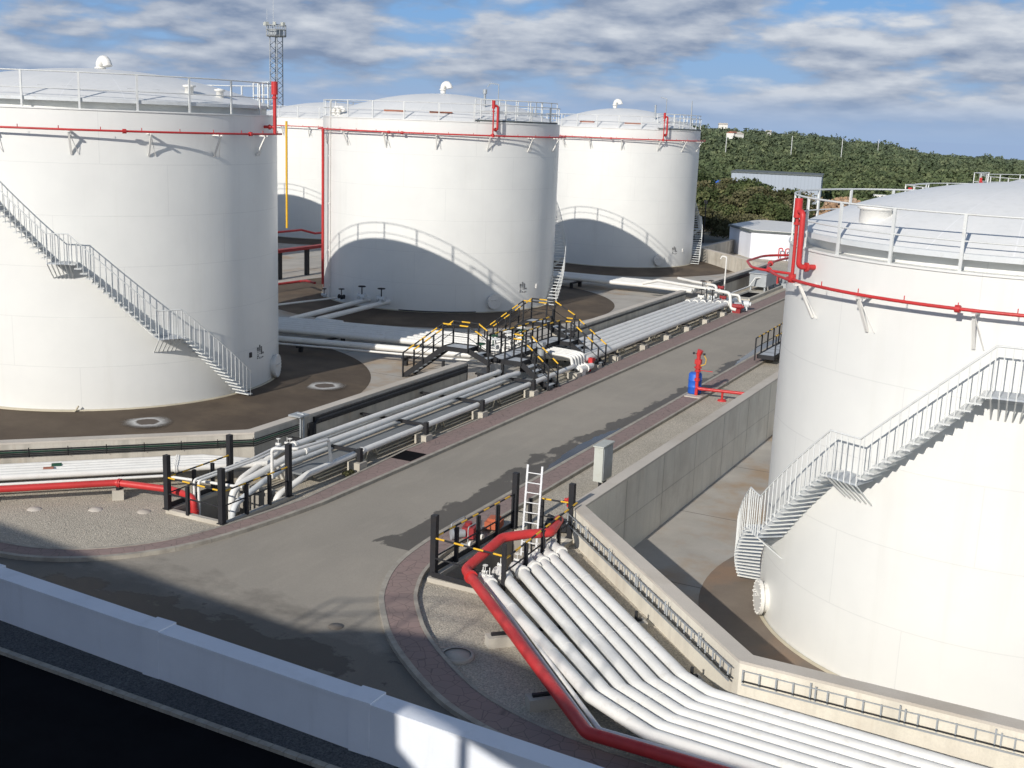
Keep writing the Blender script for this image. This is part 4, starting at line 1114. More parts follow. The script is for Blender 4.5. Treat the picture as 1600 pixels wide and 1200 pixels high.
# manifold at the far end of the rack
pipe([(-27.4, 72.4, 1.0), (-26.2, 72.0, 1.35), (-22.2, 70.4, 1.35), (-20.7, 70.0, 1.3), (-20.55, 69.9, .35), (-20.2, 69.9, .3)], .1, 'whitepipe', 'white manifold pipe bridging over the far end of the rack', 'manifold pipes at the far rack end', .3, [(2, .5)], 12, 'manifold_pipe')
pipe([(-25.6, 76.5, .9), (-25.6, 74.2, 1.35), (-24.2, 73.2, 1.35), (-22.4, 72.6, 1.3), (-22.4, 72.6, .6)], .09, 'whitepipe', 'white looped pipe at the back of the far manifold', 'manifold pipes at the far rack end', .25, (), 10, 'manifold_pipe')
pipe([(-22.6, 71.2, .6), (-22.6, 71.2, 1.1), (-20.3, 70.7, 1.1), (-20.1, 70.7, .3)], .08, 'whitepipe', 'white manifold pipe dropping at the road side of the far rack end', 'manifold pipes at the far rack end', .2, [(1, .5)], 10, 'manifold_pipe')
pipe([(-22.9, 70.0, .45), (-21, 70.3, .45), (-20.0, 70.6, .45)], .13, 'whitepipe', 'low white header pipe across the far rack end', 'manifold pipes at the far rack end', .25, [(0, .5), (1, .4)], 12, 'manifold_pipe')
pipe([(-22.45, 74.5, .2), (-22.45, 74.5, 3.0), (-22.75, 74.5, 3.05), (-22.85, 74.5, 2.85)], .05, 'whitepipe', 'tall thin white vent pipe beside the far manifold', None, .1, (), 8, 'vent_pipe')
pipe([(-22.3, 74.8, .5), (-22.2, 79.5, .55), (-22.0, 80.3, 1.1), (-21.4, 81, 1.1), (-21.3, 81.2, .2)], .05, 'whitepipe', 'thin white pipe from the manifold to the grey pump box', None, .15, (), 8, 'white_pipe')
R2 = random.Random(4)
for i, (x, y) in enumerate(((-22.5, 69.9), (-21.9, 70.2), (-21.3, 70.6), (-23.3, 72.5), (-22.9, 73.0), (-22.4, 73.6))):
    valve(x, y, .95 if i > 2 else .75, 1.5, f'valve of the far manifold, {ORD[i]} from the near side', ['whitepipe', 'greypipe', 'red_dull'][i % 3], 'valves of the far manifold', True, 'valve', 'black')
for i, (x, y, r) in enumerate(((-20.45, 70.6, .2), (-20.15, 71.4, .22), (-20.2, 70.0, .16))):
    m = MB(); m.tube([(x-.3, y, .5), (x+.3, y+.1, .5)], r, 14); m.tube([(x+.3, y+.1, .5), (x+.42, y+.12, .5)], r*.6, 10); m.box((x-.25, y-.1, 0), (x+.25, y+.12, .35))
    solo('pump', m, [M['galv'], M['greypipe'], M['red_dull']][i], ['grey pump at the roadside end of the far manifold', 'pale pump behind the others at the far manifold', 'dull red pump at the kerb by the far manifold'][i], 'pump')
m = MB()
for x in (-22.0, -21.6): m.box((x-.03, 69.3, 0), (x+.03, 69.36, 1.5))
solo('steel_stanchion', m, M['black'], 'pair of thin dark uprights at the end of the far rack', 'stanchion')
# slab with grey box unit
m = MB(); m.box((-22.6, 76, 0), (-21.2, 84.5, .14)); m.box((-21.2, 76, 0), (-21.08, 84.5, .2)); solo('concrete_slab', m, M['block'], 'pale concrete slab under the grey pump box', 'slab')
t = thing('pump_box', 'grey metal pump box on legs at the far end of the road', 'machine box', (-21.6, 82, .14))
m = MB(); m.box((-22.5, 80.6, .45), (-21.3, 83.4, 1.35)); m.box((-22.55, 80.5, 1.35), (-21.25, 83.5, 1.42)); part('housing', m, M['galv'], t)
for x in (-22.4, -21.4):
    for y in (80.75, 83.2):
        m = MB(); m.box((x-.05, y-.05, .14), (x+.05, y+.05, .45)); part('leg', m, M['galv'], t)
m = MB(); m.box((-22.2, 77, .1401), (-21.4, 79.5, .152)); solo('drain_grate', m, M['bitumen'], 'dark grate in the pale slab before the grey pump box', 'drain grate')
m = MB(); m.tube([(-21.2, 84.8, .5), (-20.9, 85.6, .5)], .18, 10); m.box((-21.4, 84.6, 0), (-20.8, 85.8, .34)); m.tube([(-21.6, 84.4, .2), (-21.6, 84.4, 1.2)], .06, 8); solo('pump', m, M['galv'], 'small grey pump set just behind the pump box', 'pump')
m = MB(); m.cbox((-22.4, 87, .3), (.7, .5, .6)); m.tube([(-22.4, 87, .6), (-22.4, 87, .8)], .15, 8); solo('hydrant_box', m, M['red'], 'small red box by the wall corner near the white building', 'hydrant box')

# ------------------------------------------------------------------ crossover walkway
wk = thing('pipe_crossover', 'black steel crossover walkway with yellow striped handrails over the pipes', 'walkway', (-22.9, 46, 0))
DZ, PZ2 = 1.15, 1.62
def deck(x0, y0, x1, y1, z, name='deck'):
    o_m = MB(); o_m.box((x0+.05, y0+.05, z-.03), (x1-.05, y1-.05, z)); o = part(name, o_m, M['grating'], wk)
    m = MB()
    m.box((x0, y0, z-.16), (x1, y0+.05, z+.04)); m.box((x0, y1-.05, z-.16), (x1, y1, z+.04)); m.box((x0, y0+.05, z-.16), (x0+.05, y1-.05, z+.04)); m.box((x1-.05, y0+.05, z-.16), (x1, y1-.05, z+.04))
    n = int(max(x1-x0, y1-y0)/.9)
    for k in range(1, n):
        if y1-y0 > x1-x0: yy = y0+(y1-y0)*k/n; m.box((x0+.05, yy-.02, z-.1), (x1-.05, yy+.02, z+.006))
        else: xx = x0+(x1-x0)*k/n; m.box((xx-.02, y0+.05, z-.1), (xx+.02, y1-.05, z+.006))
    part('deck_frame', m, M['black'], o)
    return o
def stairx(xt, zt, xb, zb, y0, y1, n):
    """flight along X from (xt, zt) down to (xb, zb)"""
    m = MB()
    for y in (y0+.02, y1-.02): m.bar((xt, y, zt-.08), (xb, y, zb+.02), .05, .22)
    for u in (.04, .5, .96):
        x = xt+(xb-xt)*u; z = zt-.1+(zb+.1-zt)*u; m.bar((x, y0+.02, z), (x, y1-.02, z), .03, .03)
    st = part('stair', m, M['black'], wk)
    for k in range(1, n+1):
        u = k/(n+1); x = xt+(xb-xt)*u; z = zt+(zb-zt)*u
        m = MB(); m.box((x-.12, y0+.04, z-.03), (x+.12, y1-.04, z)); part('step', m, M['grating'], st)
    return st
def hrail(path, zs, name='handrail', posts=True, h=1.0, off0=0):
    """path points at floor level with z; draws posts, mid bar, striped top bar"""
    P = [Vector(p) for p in path]
    m = MB(); s = MB()
    for i, (a, b) in enumerate(zip(P, P[1:])):
        up = Vector((0,0,h)); L = (b-a).length
        stripe_rail(s, a+up, b+up, .034, .36, (i + off0) % 2)
        m.bar(a+up*.52, b+up*.52, .025, .025)
        n = max(1, round(L/1.05))
        for k in range(n + (1 if i == len(P)-2 else 0)):
            p = a+(b-a)*k/n; m.bar(p-Vector((0,0,.1)), p+up, .06, .06)
    o = part(name, m, M['black'], wk)
    part('striped_bar', s, [M['black'], M['yellow']], o)
deck(-23.35, 43.35, -22.55, 49.95, DZ)
deck(-22.55, 43.35, -21.7, 44.35, DZ, 'landing'); deck(-22.55, 48.9, -21.95, 49.85, DZ, 'landing')
stairx(-21.7, DZ, -20.35, .1, 43.4, 44.3, 5); stairx(-21.95, DZ, -20.45, .1, 48.95, 49.8, 5)
deck(-25.0, 42.3, -23.75, 43.3, PZ2, 'landing'); deck(-25.0, 49.95, -23.75, 50.9, PZ2+.1, 'landing')
stairx(-25.0, PZ2, -27.0, .02, 42.4, 43.2, 8); stairx(-23.75, PZ2, -22.7, DZ-.05, 42.4, 43.2, 2)
stairx(-25.0, PZ2+.1, -27.1, .02, 50.0, 50.85, 8); stairx(-23.75, PZ2+.1, -22.6, DZ-.05, 50.0, 50.85, 3)
# handrails
hrail([(-20.4, 43.38, .12), (-21.7, 43.38, DZ), (-22.5, 43.38, DZ)], 0)
hrail([(-20.4, 44.32, .12), (-21.7, 44.32, DZ), (-22.55, 44.32, DZ), (-22.55, 48.9, DZ)], 0, off0=1)
hrail([(-20.5, 48.93, .12), (-21.95, 48.93, DZ), (-22.5, 48.93, DZ)], 0)
hrail([(-20.5, 49.83, .12), (-21.95, 49.83, DZ), (-22.6, 49.83, DZ)], 0, off0=1)
hrail([(-23.35, 43.6, DZ), (-23.35, 49.8, DZ)], 0)
hrail([(-27.0, 42.35, .1), (-25.0, 42.35, PZ2), (-23.75, 42.35, PZ2), (-22.75, 42.35, DZ)], 0)
hrail([(-27.0, 43.25, .1), (-25.0, 43.25, PZ2), (-23.75, 43.25, PZ2), (-23.35, 43.3, DZ+.2)], 0, off0=1)
hrail([(-27.1, 49.98, .1), (-25.0, 49.98, PZ2+.1), (-23.75, 49.98, PZ2+.1), (-23.4, 49.95, DZ+.3)], 0)
hrail([(-27.1, 50.88, .1), (-25.0, 50.88, PZ2+.1), (-23.75, 50.88, PZ2+.1), (-22.65, 50.88, DZ)], 0, off0=1)
for x, y in ((-23.3, 43.4), (-22.6, 43.4), (-23.3, 46.6), (-22.6, 46.6), (-23.3, 49.9), (-22.6, 49.9), (-24.95, 42.35), (-23.8, 42.35), (-24.95, 50.85), (-23.8, 50.85)):
    m = MB(); m.box((x-.05, y-.05, 0), (x+.05, y+.05, DZ-.16)); part('support_post', m, M['black'], wk)
pass
# valves crowded behind the walkway
for i in range(8):
    x = -24.2 - .5*(i % 2); y = 44.3 + .7*i
    valve(x, y, .78, 1.9, f'upright valve behind the crossover walkway, {ORD[i]} from the left', 'whitepipe', 'valves behind the crossover walkway', True, 'valve', ['green', 'whitepipe', 'greypipe'][i % 3])
# group of short pipes at the pavement between the two stairs
for i in range(5):
    y = 46.9 + .28*i
    pipe([(-22.6, y+.2, .95), (-21.3, y, .95), (-20.95+.02*i, y, .9), (-20.85, y, .45), (-20.5, y, .4)], .075, 'whitepipe', f'short bent white pipe between the two roadside stairs, {ORD[i]} from the left', 'short bent pipes between the roadside stairs', .15, (), 10, 'white_pipe')
m = MB(); m.tube([(-20.5, 46.9, .38), (-20.5, 48.2, .38)], .14, 12); m.box((-20.7, 47.0, 0), (-20.4, 47.35, .28)); m.tube([(-20.5, 47.5, .38), (-20.5, 47.6, .38)], .2, 12); solo('pump', m, M['whitepipe'], 'white pump casing at the kerb between the roadside stairs', 'pump')
m = MB(); m.tube(rounded([(-20.6, 48.25, .0), (-20.6, 48.25, .62), (-20.5, 48.5, .62)], .1), .07, 10); m.cbox((-20.55, 48.25, .62), (.2, .2, .22)); solo('red_valve', m, M['red'], 'small red valve beside the white pump casing at the kerb', 'valve')
m = MB(); m.tube([(-22.1, 46.1, 1.0), (-22.1, 46.1, 1.4)], .16, 12); m.cbox((-22.1, 46.1, 1.5), (.3, .3, .2)); solo('actuator', m, M['galv'], 'grey valve actuator behind the short bent pipes', 'valve actuator')

# far railing on the right of the road by the big tank
wk = thing('access_platform', 'short black steel platform with striped rail beside the right-hand wall', 'platform', (-14.6, 57, 0))
deck(-14.75, 55.3, -13.9, 61.5, .45)
hrail([(-14.75, 54.9, .35), (-14.75, 61.5, .45)], 0); hrail([(-13.95, 55.6, .45), (-13.95, 61.5, .45)], 0, off0=1)
stairx(-13.9, .45, -12.4, 1.0, 57, 58, 2)

# ------------------------------------------------------------------ hydrant monitor, drum, cabinet, ladder, machine
hx, hy = -14.85, 46.4
t = thing('fire_monitor', 'red fire monitor on a tall red standpipe beside the road', 'fire monitor', (hx, hy, 0))
m = MB(); m.tube(rounded([(-12.3, hy+.35, .42), (hx, hy, .42), (hx, hy, 1.2)], .14), .07, 12); m.tube([(hx, hy, .0), (hx, hy, .42)], .07, 10); m.tube([(hx, hy, .75), (hx, hy, .85)], .12, 12); part('standpipe', m, M['red'], t)
m = MB(); m.tube([(hx, hy, 1.15), (hx, hy, 1.2)], .13, 12); m.tube([(hx, hy, 1.2), (hx, hy, 1.62)], [.1, .12], 12); m.tube([(hx, hy, 1.3), (hx, hy, 1.36)], .16, 12); m.cbox((hx, hy, 1.58), (.26, .22, .2))
m.tube([(hx, hy, 1.62), (hx, hy, 1.86)], .085, 12); m.tube([(hx-.02, hy, 1.84), (hx+.06, hy, 2.08)], [.1, .13], 12); part('monitor_body', m, M['red'], t)
m = MB(); m.tube([(hx-.24, hy, 1.92), (hx+.26, hy+.05, 1.92)], .015, 6); m.tube([(hx-.26, hy, 1.92), (hx-.2, hy, 1.92)], .05, 8); m.tube([(hx+.2, hy, 1.92), (hx+.27, hy, 1.92)], .05, 8); part('handwheel', m, M['black'], t)
m = MB(); m.bar((hx+.1, hy, 1.22), (hx+.62, hy+.1, 1.2), .03, .03); part('lever', m, M['red'], t)
m = MB(); m.tube(rounded([(hx+.1, hy, 1.4), (hx+.3, hy, 1.5), (hx+.34, hy, 1.7), (hx+.22, hy, 1.9)], .1), .018, 6); part('hose', m, M['yellow'], t)
m = MB(); m.tube([(-13.75, hy+.15, .1), (-13.75, hy+.15, .35)], .05, 8); m.lathe([(0, .1), (.17, .06), (.2, 0)], 12, (-13.75, hy+.15, 0)); part('pipe_foot', m, M['red'], t)
m = MB(); m.box((hx-.38, hy-.42, 0), (hx+.32, hy+.05, .13)); part('base_slab', m, M['conctop'], t)
m = MB(); x, y = hx-.2, hy+.36
m.lathe([(0, .14), (.27, .14), (.285, .17), (.285, .42), (.3, .44), (.285, .46), (.285, .7), (.3, .72), (.285, .74), (.28, .98), (.23, 1.04), (0, 1.04)], 28, (x, y, -.02)); solo('plastic_drum', m, M['blue'], 'blue plastic drum standing behind the red fire monitor', 'drum')
t = thing('control_cabinet', 'grey control cabinet on a post beside the concrete wall', 'cabinet', (-13.3, 32.5, 0))
m = MB(); m.box((-13.42, 32.15, .3), (-13.12, 32.95, 1.42)); m.box((-13.45, 32.1, 1.42), (-13.09, 33.0, 1.46)); part('housing', m, M['cabinet'], t)
m = MB(); m.box((-13.118, 32.2, .36), (-13.10, 32.9, 1.38)); m.box((-13.10, 32.82, .8), (-13.08, 32.86, .95)); part('door', m, M['galv'], t)
for y in (32.35, 32.75):
    m = MB(); m.box((-13.3, y-.04, 0), (-13.22, y+.04, .3)); part('leg', m, M['black'], t)
t = thing('ladder', 'aluminium ladder leaning out of the right-hand pit', 'ladder', (-13.05, 27.2, -.6))
Lb, Lt = Vector((-13.15, 26.75, -.35)), Vector((-13.35, 27.35, 2.05)); w = Vector((.42, .04, 0))
for s in (0, 1):
    m = MB(); m.bar(Lb + w*s, Lt + w*s + Vector((0,0,.0)), .055, .028); part('stile', m, M['alu'], t)
for k in range(9):
    u = (k+.4)/9.2; p = Lb+(Lt-Lb)*u; m = MB(); m.tube([p, p+w], .017, 8); part('rung', m, M['alu'], t)
t = thing('motor_pump', 'portable motor pump with dark red engine on the gravel behind the pit railing', 'motor pump', (-14.5, 26.2, 0))
m = MB(); m.cbox((-14.45, 26.15, .27), (.34, .38, .3), 0, .3); m.tube([(-14.45, 26.1, .45), (-14.45, 26.1, .55)], .1, 10); part('engine', m, M['red_dull'], t)
m = MB(); m.tube([(-14.75, 25.75, .26), (-14.5, 25.98, .26)], .12, 12); m.tube([(-14.78, 25.72, .26), (-14.74, 25.76, .26)], .17, 12); part('pump_head', m, M['galv'], t)
m = MB()
for dx in (-.26, .26):
    m.tube(rounded([(-14.5+dx, 25.7, .06), (-14.5+dx, 25.7, .56), (-14.5+dx, 26.45, .56), (-14.5+dx, 26.45, .06), (-14.5+dx, 25.7, .06)], .08), .016, 6)
for y in (25.7, 26.45): m.bar((-14.76, y, .06), (-14.24, y, .06), .03, .03)
part('tube_frame', m, M['galv'], t)
for (x, y) in ((-14.22, 25.75), (-14.22, 26.4)):
    m = MB(); m.tube([(x, y, .08), (x+.06, y, .08)], .08, 12); part('wheel', m, M['white'], t)
m = MB(); m.cbox((-14.25, 27.2, .22), (.42, .5, .2), 0, .2); m.cbox((-14.25, 27.2, .36), (.3, .36, .08), 0, .2); solo('orange_case', m, M['orange'], 'orange case lying behind the pit railing next to the motor pump', 'case')
m = MB(); m.cbox((-12.75, 28.1, .2), (.6, .45, .22), 0, .3); m.tube([(-13.1, 28.3, .36), (-12.5, 28.0, .36)], .05, 8); solo('dark_equipment', m, M['black'], 'dark equipment lying on the gravel behind the ladder', 'equipment')
m = MB(); m.tube([(-12.3, 27.85, .9), (-12.3, 27.85, 1.12)], .06, 10); m.tube([(-12.42, 27.85, 1.08), (-12.18, 27.85, 1.08)], .05, 8); m.lathe([(0, .06), (.09, 0)], 10, (-12.3, 27.85, 1.12)); solo('hydrant', m, M['red'], 'small red hydrant head beside the tall black corner post', 'hydrant')

# red pipe rack between the tanks
t = thing('red_pipe_rack', 'red beam on black posts in the gap between the left and middle tanks', 'pipe rack', (-50.5, 64, 0))
m = MB(); m.box((-50.8, 56, 1.85), (-50.3, 74, 2.05)); part('beam', m, M['red_dull'], t)
for y in (58, 63.35, 66.4, 68.4, 73):
    m = MB(); m.box((-50.66, y-.13, 0), (-50.4, y+.13, 1.85)); part('post', m, M['black'], t)
pipe([(-52.4, 60, 2.95), (-52.4, 68.2, 2.95), (-52.2, 69.6, 2.62), (-52.2, 86, 2.62)], .08, 'red_dull', 'thin red pipe above the red beam between the tanks', None, .2, (), 8, 'red_pipe')
m = MB(); m.box((-52.3, 71.2, 0), (-52.08, 71.45, 2.5)); solo('steel_post', m, M['black'], 'tall black post carrying the thin red pipe between the tanks', 'post')
pipe([(-46.9, 54, .62), (-46.2, 60.2, .62), (-44.4, 58.3, 1.0), (-43.0, 57.3, 1.1)], .08, 'red_dull', 'low red pipe at the left foot of the middle tank', None, .2, (), 8, 'red_pipe')

# ------------------------------------------------------------------ mast
mx, my = -87.2, 109.0
t = thing('lattice_mast', 'tall grey lattice mast with a floodlight platform behind the left tank', 'mast', (mx, my, 0))
m = MB(); H = 19.6; w = .5
for dx in (-w, w):
    for dy in (-w, w): m.bar((mx+dx, my+dy, 0), (mx+dx, my+dy, H), .09, .09)
z = 6
while z < H-.5:
    for (a, b) in (((-w,-w),(w,-w)), ((w,-w),(w,w)), ((w,w),(-w,w)), ((-w,w),(-w,-w))):
        m.bar((mx+a[0], my+a[1], z), (mx+b[0], my+b[1], z+.55), .05, .05); m.bar((mx+b[0], my+b[1], z+.55), (mx+a[0], my+a[1], z+1.1), .05, .05)
    z += 1.1
part('lattice', m, M['galv'], t)
m = MB(); m.lathe([(0, 0), (1.05, 0), (1.15, .12), (1.05, .16), (0, .16)], 12, (mx, my, H), smooth=False)
for zz in (.75, 1.25): m.tube(arc(mx, my, 1.1, 0, 360, 12, H+zz), .05, 6)
for k in range(12): p = arc(mx, my, 1.1, k*30, k*30+1, 1, H)[0]; m.bar(p, (p[0], p[1], H+1.25), .06, .06)
m.cbox((mx-.1, my, H+.5), (1.2, 1.2, .6)); part('platform', m, M['galv'], t)
for k, an in enumerate((200, 250, 300, 345)):
    p = arc(mx, my, 1.25, an, an+1, 1, H+1.35)[0]; m = MB(); m.cbox(p, (.42, .32, .34), 0, radians(an)); part('floodlight', m, M['cabinet'], t)
m = MB(); m.tube([(mx-.4, my, H+1), (mx-.4, my, H+5)], .025, 4); m.tube([(mx-1.3, my, H+1), (mx-1.3, my, H+3)], .02, 4); part('antenna', m, M['rail'], t)

# ------------------------------------------------------------------ buildings behind
def rot_box(cx, cy, z0, L, W, H, ang, m, mi=0):
    m.cbox((cx, cy, z0+H/2), (L, W, H), mi, ang)
t = thing('metal_building', 'white metal clad building at the end of the road', 'building', (-26, 112, 0))
P4 = [(-31.0, 106.2), (-26.6, 105.0), (-17.5, 112.0), (-22.5, 121.0), (-34, 119)]
P4 = [(-32.3, 107.5), (-28.9, 102.9), (-18.5, 104.0), (-18.5, 114), (-32, 116)]
m = MB(); m.poly(P4, 0, 2.35); o = part('wall', m, M['cladwhite'], t); fixup(o)
m = MB(); m.poly([(x + (.15 if x > -27 else -.15), y + (.15 if y > 110 else -.15)) for x, y in P4], 2.352, 2.5); o = part('roof', m, M['darkroof'], t); fixup(o)
m = MB(); m.poly([(x + (-.1 if x > -27 else .1), y + (-.1 if y > 110 else .1)) for x, y in P4], 2.501, 2.54); o = part('roof_sheet', m, M['white'], t); fixup(o)
for i, x in enumerate((-26.2, -25.6)):
    pipe([(x, 102.6, .2), (x, 102.6, 1.1), (x+.3, 102.6, 1.15), (x+.35, 102.6, .9)], .05, 'red', ['left small red hook pipe in front of the white building', 'right small red hook pipe in front of the white building'][i], 'red hook pipes', .08, (), 8, 'hook_pipe')
m = MB(); m.tube([(-36.6, 113, 0), (-36.6, 113, 4.0)], .06, 6); m.cbox((-36.6, 113, 4.1), (.3, .3, .3)); solo('lamp_post', m, M['black'], 'thin dark lamp post left of the white metal building', 'lamp post')
t = thing('industrial_shed', 'long grey corrugated shed among the bushes', 'shed', (-66, 245, 0))
m = MB(); a = Vector((-57.9, 191.2, 0)); b = Vector((-43.6, 194.1, 0)); d = (b-a).normalized(); n_ = Vector((d.y*-1, d.x, 0))
c = (a+b)/2 + n_*5; ang = atan2(d.y, d.x)
rot_box(c.x, c.y, -1, (b-a).length, 10, 5.4, ang, m); o = m.build('wall', M['cladgrey'], t, (c.x, c.y, 0))
m = MB(); rot_box(c.x, c.y, 4.4, (b-a).length+.3, 10.3, .2, ang, m); part('roof', m, M['darkroof'], t)
m = MB(); rot_box(-61.2, 190, 1.5, 3.4, 2, 1.5, .1, m); solo('parked_trailer', m, M['blue'], 'blue trailer body beside the grey shed', 'trailer')
# rubble, kiosk, small sheds
R3 = random.Random(9); m = MB()
for i in range(700):
    u = R3.gauss(0, 1); v = R3.gauss(0, 1); x = -30 + u*2.6; y = 147 + v*3; h = max(0, 3.4 - .9*(u*u+v*v)); s = R3.uniform(.2, .55)
    rm = Matrix.Rotation(R3.uniform(0, 3), 3, 'X') @ Matrix.Rotation(R3.uniform(0, 3), 3, 'Y')
    m.cbox((x, y, .3 + h*R3.uniform(.55, 1)), (s, s*.8, s*.7), 0, R3.uniform(0, 3), rm)
o = solo('rubble_heap', m, M['stone'], 'heap of orange and pale quarry rubble behind the right tank rail', 'rubble'); o['kind'] = 'stuff'
t = thing('kiosk', 'small green kiosk with a flat white roof behind the right tank', 'kiosk', (-38, 215, 0))
m = MB(); rot_box(-37.6, 214, -1.5, 1.5, 1.4, 2.2, .3, m); part('wall', m, M['green'], t); m = MB(); rot_box(-37.6, 214, .7, 2.1, 1.8, .4, .3, m); part('roof', m, M['white'], t)
m = MB(); rot_box(-33.2, 205, -2, 4.5, 4, 2.3, .2, m); solo('low_shed', m, M['cladwhite'], 'low pale shed right of the green kiosk', 'shed')

# ------------------------------------------------------------------ hills, scrub
def az_new(px):
    return math.atan((px-800)/FOC) - 27.0*pi/180
prof_px = [600, 1000, 1100, 1200, 1260, 1300, 1360, 1420, 1500, 1600, 1800]
prof_z = [9.0, 9.8, 9.2, 8.4, 7.6, 5.0, 4.4, 0.2, -.4, -3.2, -4.5]
def hill_top(az): return float(np.interp(az, [az_new(p) for p in prof_px], prof_z))
def hz(x, y):
    r = hypot(x, y); az = atan2(x, y); t = min(1, max(0, (r-260)/440)); t = t*t*(3-2*t)
    z = hill_top(az)*t + (0 if r < 150 else (1.2*sin(x*.021+1)*cos(y*.017) + .8*sin(x*.05+y*.03)) * min(1, (r-150)/150))
    if r > 760: z -= (r-760)*.03
    return z
m = MB(); rs = list(np.geomspace(126, 1250, 60)); azs = np.linspace(radians(-62), radians(25), 110)
vs = []
for r in rs:
    for a in azs:
        x, y = r*sin(a), r*cos(a); vs.append((x, y, hz(x, y) - (.25 if r < 131 else 0)))
na = len(azs); fs = [(i*na+j, i*na+j+1, (i+1)*na+j+1, (i+1)*na+j) for i in range(len(rs)-1) for j in range(na-1)]
m.add(vs, fs, 0, True); o = struct('hills', m, M['hill']); fixup(o)
# flat outer ground so the land reaches the horizon everywhere
m = MB(); m.poly([(950*cos(radians(a)), 950*sin(radians(a))) for a in range(0, 360, 6)], -1.9); struct('terrain', m, M['hill'])
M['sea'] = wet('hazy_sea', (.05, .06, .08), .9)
for a_, v_ in (('Emission Color', (.31, .43, .64, 1)), ('Emission Strength', .9), ('Specular IOR Level', 0)): M['sea'].node_tree.nodes['Principled BSDF'].inputs[a_].default_value = v_  # haze over the water painted as a glow matching the horizon sky
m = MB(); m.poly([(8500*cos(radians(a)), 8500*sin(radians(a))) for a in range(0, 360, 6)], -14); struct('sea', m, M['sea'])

def foliage(name, centers, radii, nleaf, size, seed, flat=.75, mat=None, squash=None):
    """numpy quad leaves in clumps, denser near each clump's surface"""
    g_ = np.random.default_rng(seed)
    C_ = np.asarray(centers, float); n = len(C_); Rr = np.asarray(radii, float)
    idx = np.repeat(np.arange(n), nleaf)
    d = g_.normal(size=(n*nleaf, 3)); d /= np.linalg.norm(d, axis=1)[:, None]; d[:, 2] = np.where(d[:, 2] < -.3, -d[:, 2], d[:, 2])
    lump = 1 + .22*np.sin(d[:, 0]*5 + idx) * np.cos(d[:, 1]*4 + idx*1.7) + .15*np.sin(d[:, 2]*7 + idx*.6)
    rad = Rr[idx]*g_.uniform(.62, 1.05, n*nleaf)*lump
    p = C_[idx] + d*rad[:, None]*np.array([1, 1, flat])
    nn = d + g_.normal(size=d.shape)*.7; nn /= np.linalg.norm(nn, axis=1)[:, None]
    t1 = np.cross(nn, g_.normal(size=nn.shape)); t1 /= np.linalg.norm(t1, axis=1)[:, None] + 1e-9; t2 = np.cross(nn, t1)
    s = (size*g_.uniform(.6, 1.3, n*nleaf))[:, None] if np.isscalar(size) else (np.asarray(size)[idx]*g_.uniform(.6, 1.3, n*nleaf))[:, None]
    V = np.stack([p - t1*s - t2*s*.6, p + t1*s - t2*s*.6, p + t1*s*.8 + t2*s*.7, p - t1*s*.8 + t2*s*.7], 1).reshape(-1, 3)
    N = len(p); me = bpy.data.meshes.new(name)
    me.vertices.add(4*N); me.vertices.foreach_set('co', V.ravel().astype(np.float32))
    me.loops.add(4*N); me.loops.foreach_set('vertex_index', np.arange(4*N, dtype=np.int32))
    me.polygons.add(N); me.polygons.foreach_set('loop_start', np.arange(0, 4*N, 4, dtype=np.int32)); me.polygons.foreach_set('loop_total', np.full(N, 4, dtype=np.int32))
    me.materials.append(mat or M['leaf']); me.update(calc_edges=True); me.validate()
    at_ = me.attributes.new('tint', 'FLOAT', 'POINT'); tv = g_.random(n)[idx]*.8 + g_.random(N)*.2
    at_.data.foreach_set('value', np.repeat(tv, 4).astype(np.float32))
    o = bpy.data.objects.new(name, me); col.objects.link(o); return o
# far scrub: nobody could count it
cs, rr, ss = [], [], []
R4 = random.Random(11)
a_lo, a_hi = az_new(1040), az_new(1660)
for i in range(5200):
    r = 175*(1050/175)**(R4.random()**.8); a = R4.uniform(a_lo, a_hi); x, y = r*sin(a), r*cos(a)
    if hypot(x+49, y-193) < 12 or hypot(x+36, y-212) < 9 or hypot(x+59, y-190) < 4 or (a > az_new(1120) and a < az_new(1290) and r < 190 and R4.random() < .8): continue
    q = R4.uniform(.7, 1.5)*(.7+r/900.)*(1.9 if R4.random() < .1 else 1); cs.append((x, y, hz(x, y)+q*.3)); rr.append(q); ss.append(.20 + r/1900.)
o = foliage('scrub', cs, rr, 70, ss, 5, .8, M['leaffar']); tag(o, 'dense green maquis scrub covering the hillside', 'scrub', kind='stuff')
# individual shrubs and trees in front of the shed
def make_shrub(seed, mat, hgt=4.6, rad=3.0):
    t = thing('shrub_tree', 'x', 'tree', (0,0,0), 'bushy trees behind the far wall')
    Rg = random.Random(seed); cs = []; rr = []
    for i in range(16):
        a = Rg.uniform(0, 6.28); r = rad*sqrt(Rg.random())*.75; cs.append((r*cos(a), r*sin(a), hgt*(.25 + .55*Rg.random()*(1 - .5*r/rad)))); rr.append(Rg.uniform(.8, 1.5)*rad/3)
    o = foliage('crown', cs, rr, 420, .125, seed, .8, mat); o.parent = t
    m = MB(); m.tube([(0,0,-.3), (.1,.05,hgt*.3), (.05,.2,hgt*.6)], [.2, .14, .06], 8)
    for k in range(5):
        a = k*1.3; m.tube([(.08,.04,hgt*.25), (rad*.4*cos(a), rad*.4*sin(a), hgt*.5), (rad*.6*cos(a+.2), rad*.6*sin(a+.2), hgt*.7)], [.1, .06, .02], 6)
    part('trunk', m, M['bark'], t); return t
protos = [make_shrub(21, M['leaf']), make_shrub(22, M['leaf2']), make_shrub(23, M['leaf'], 5.4, 3.2), make_shrub(24, M['leaf2'], 4.2, 3.4)]
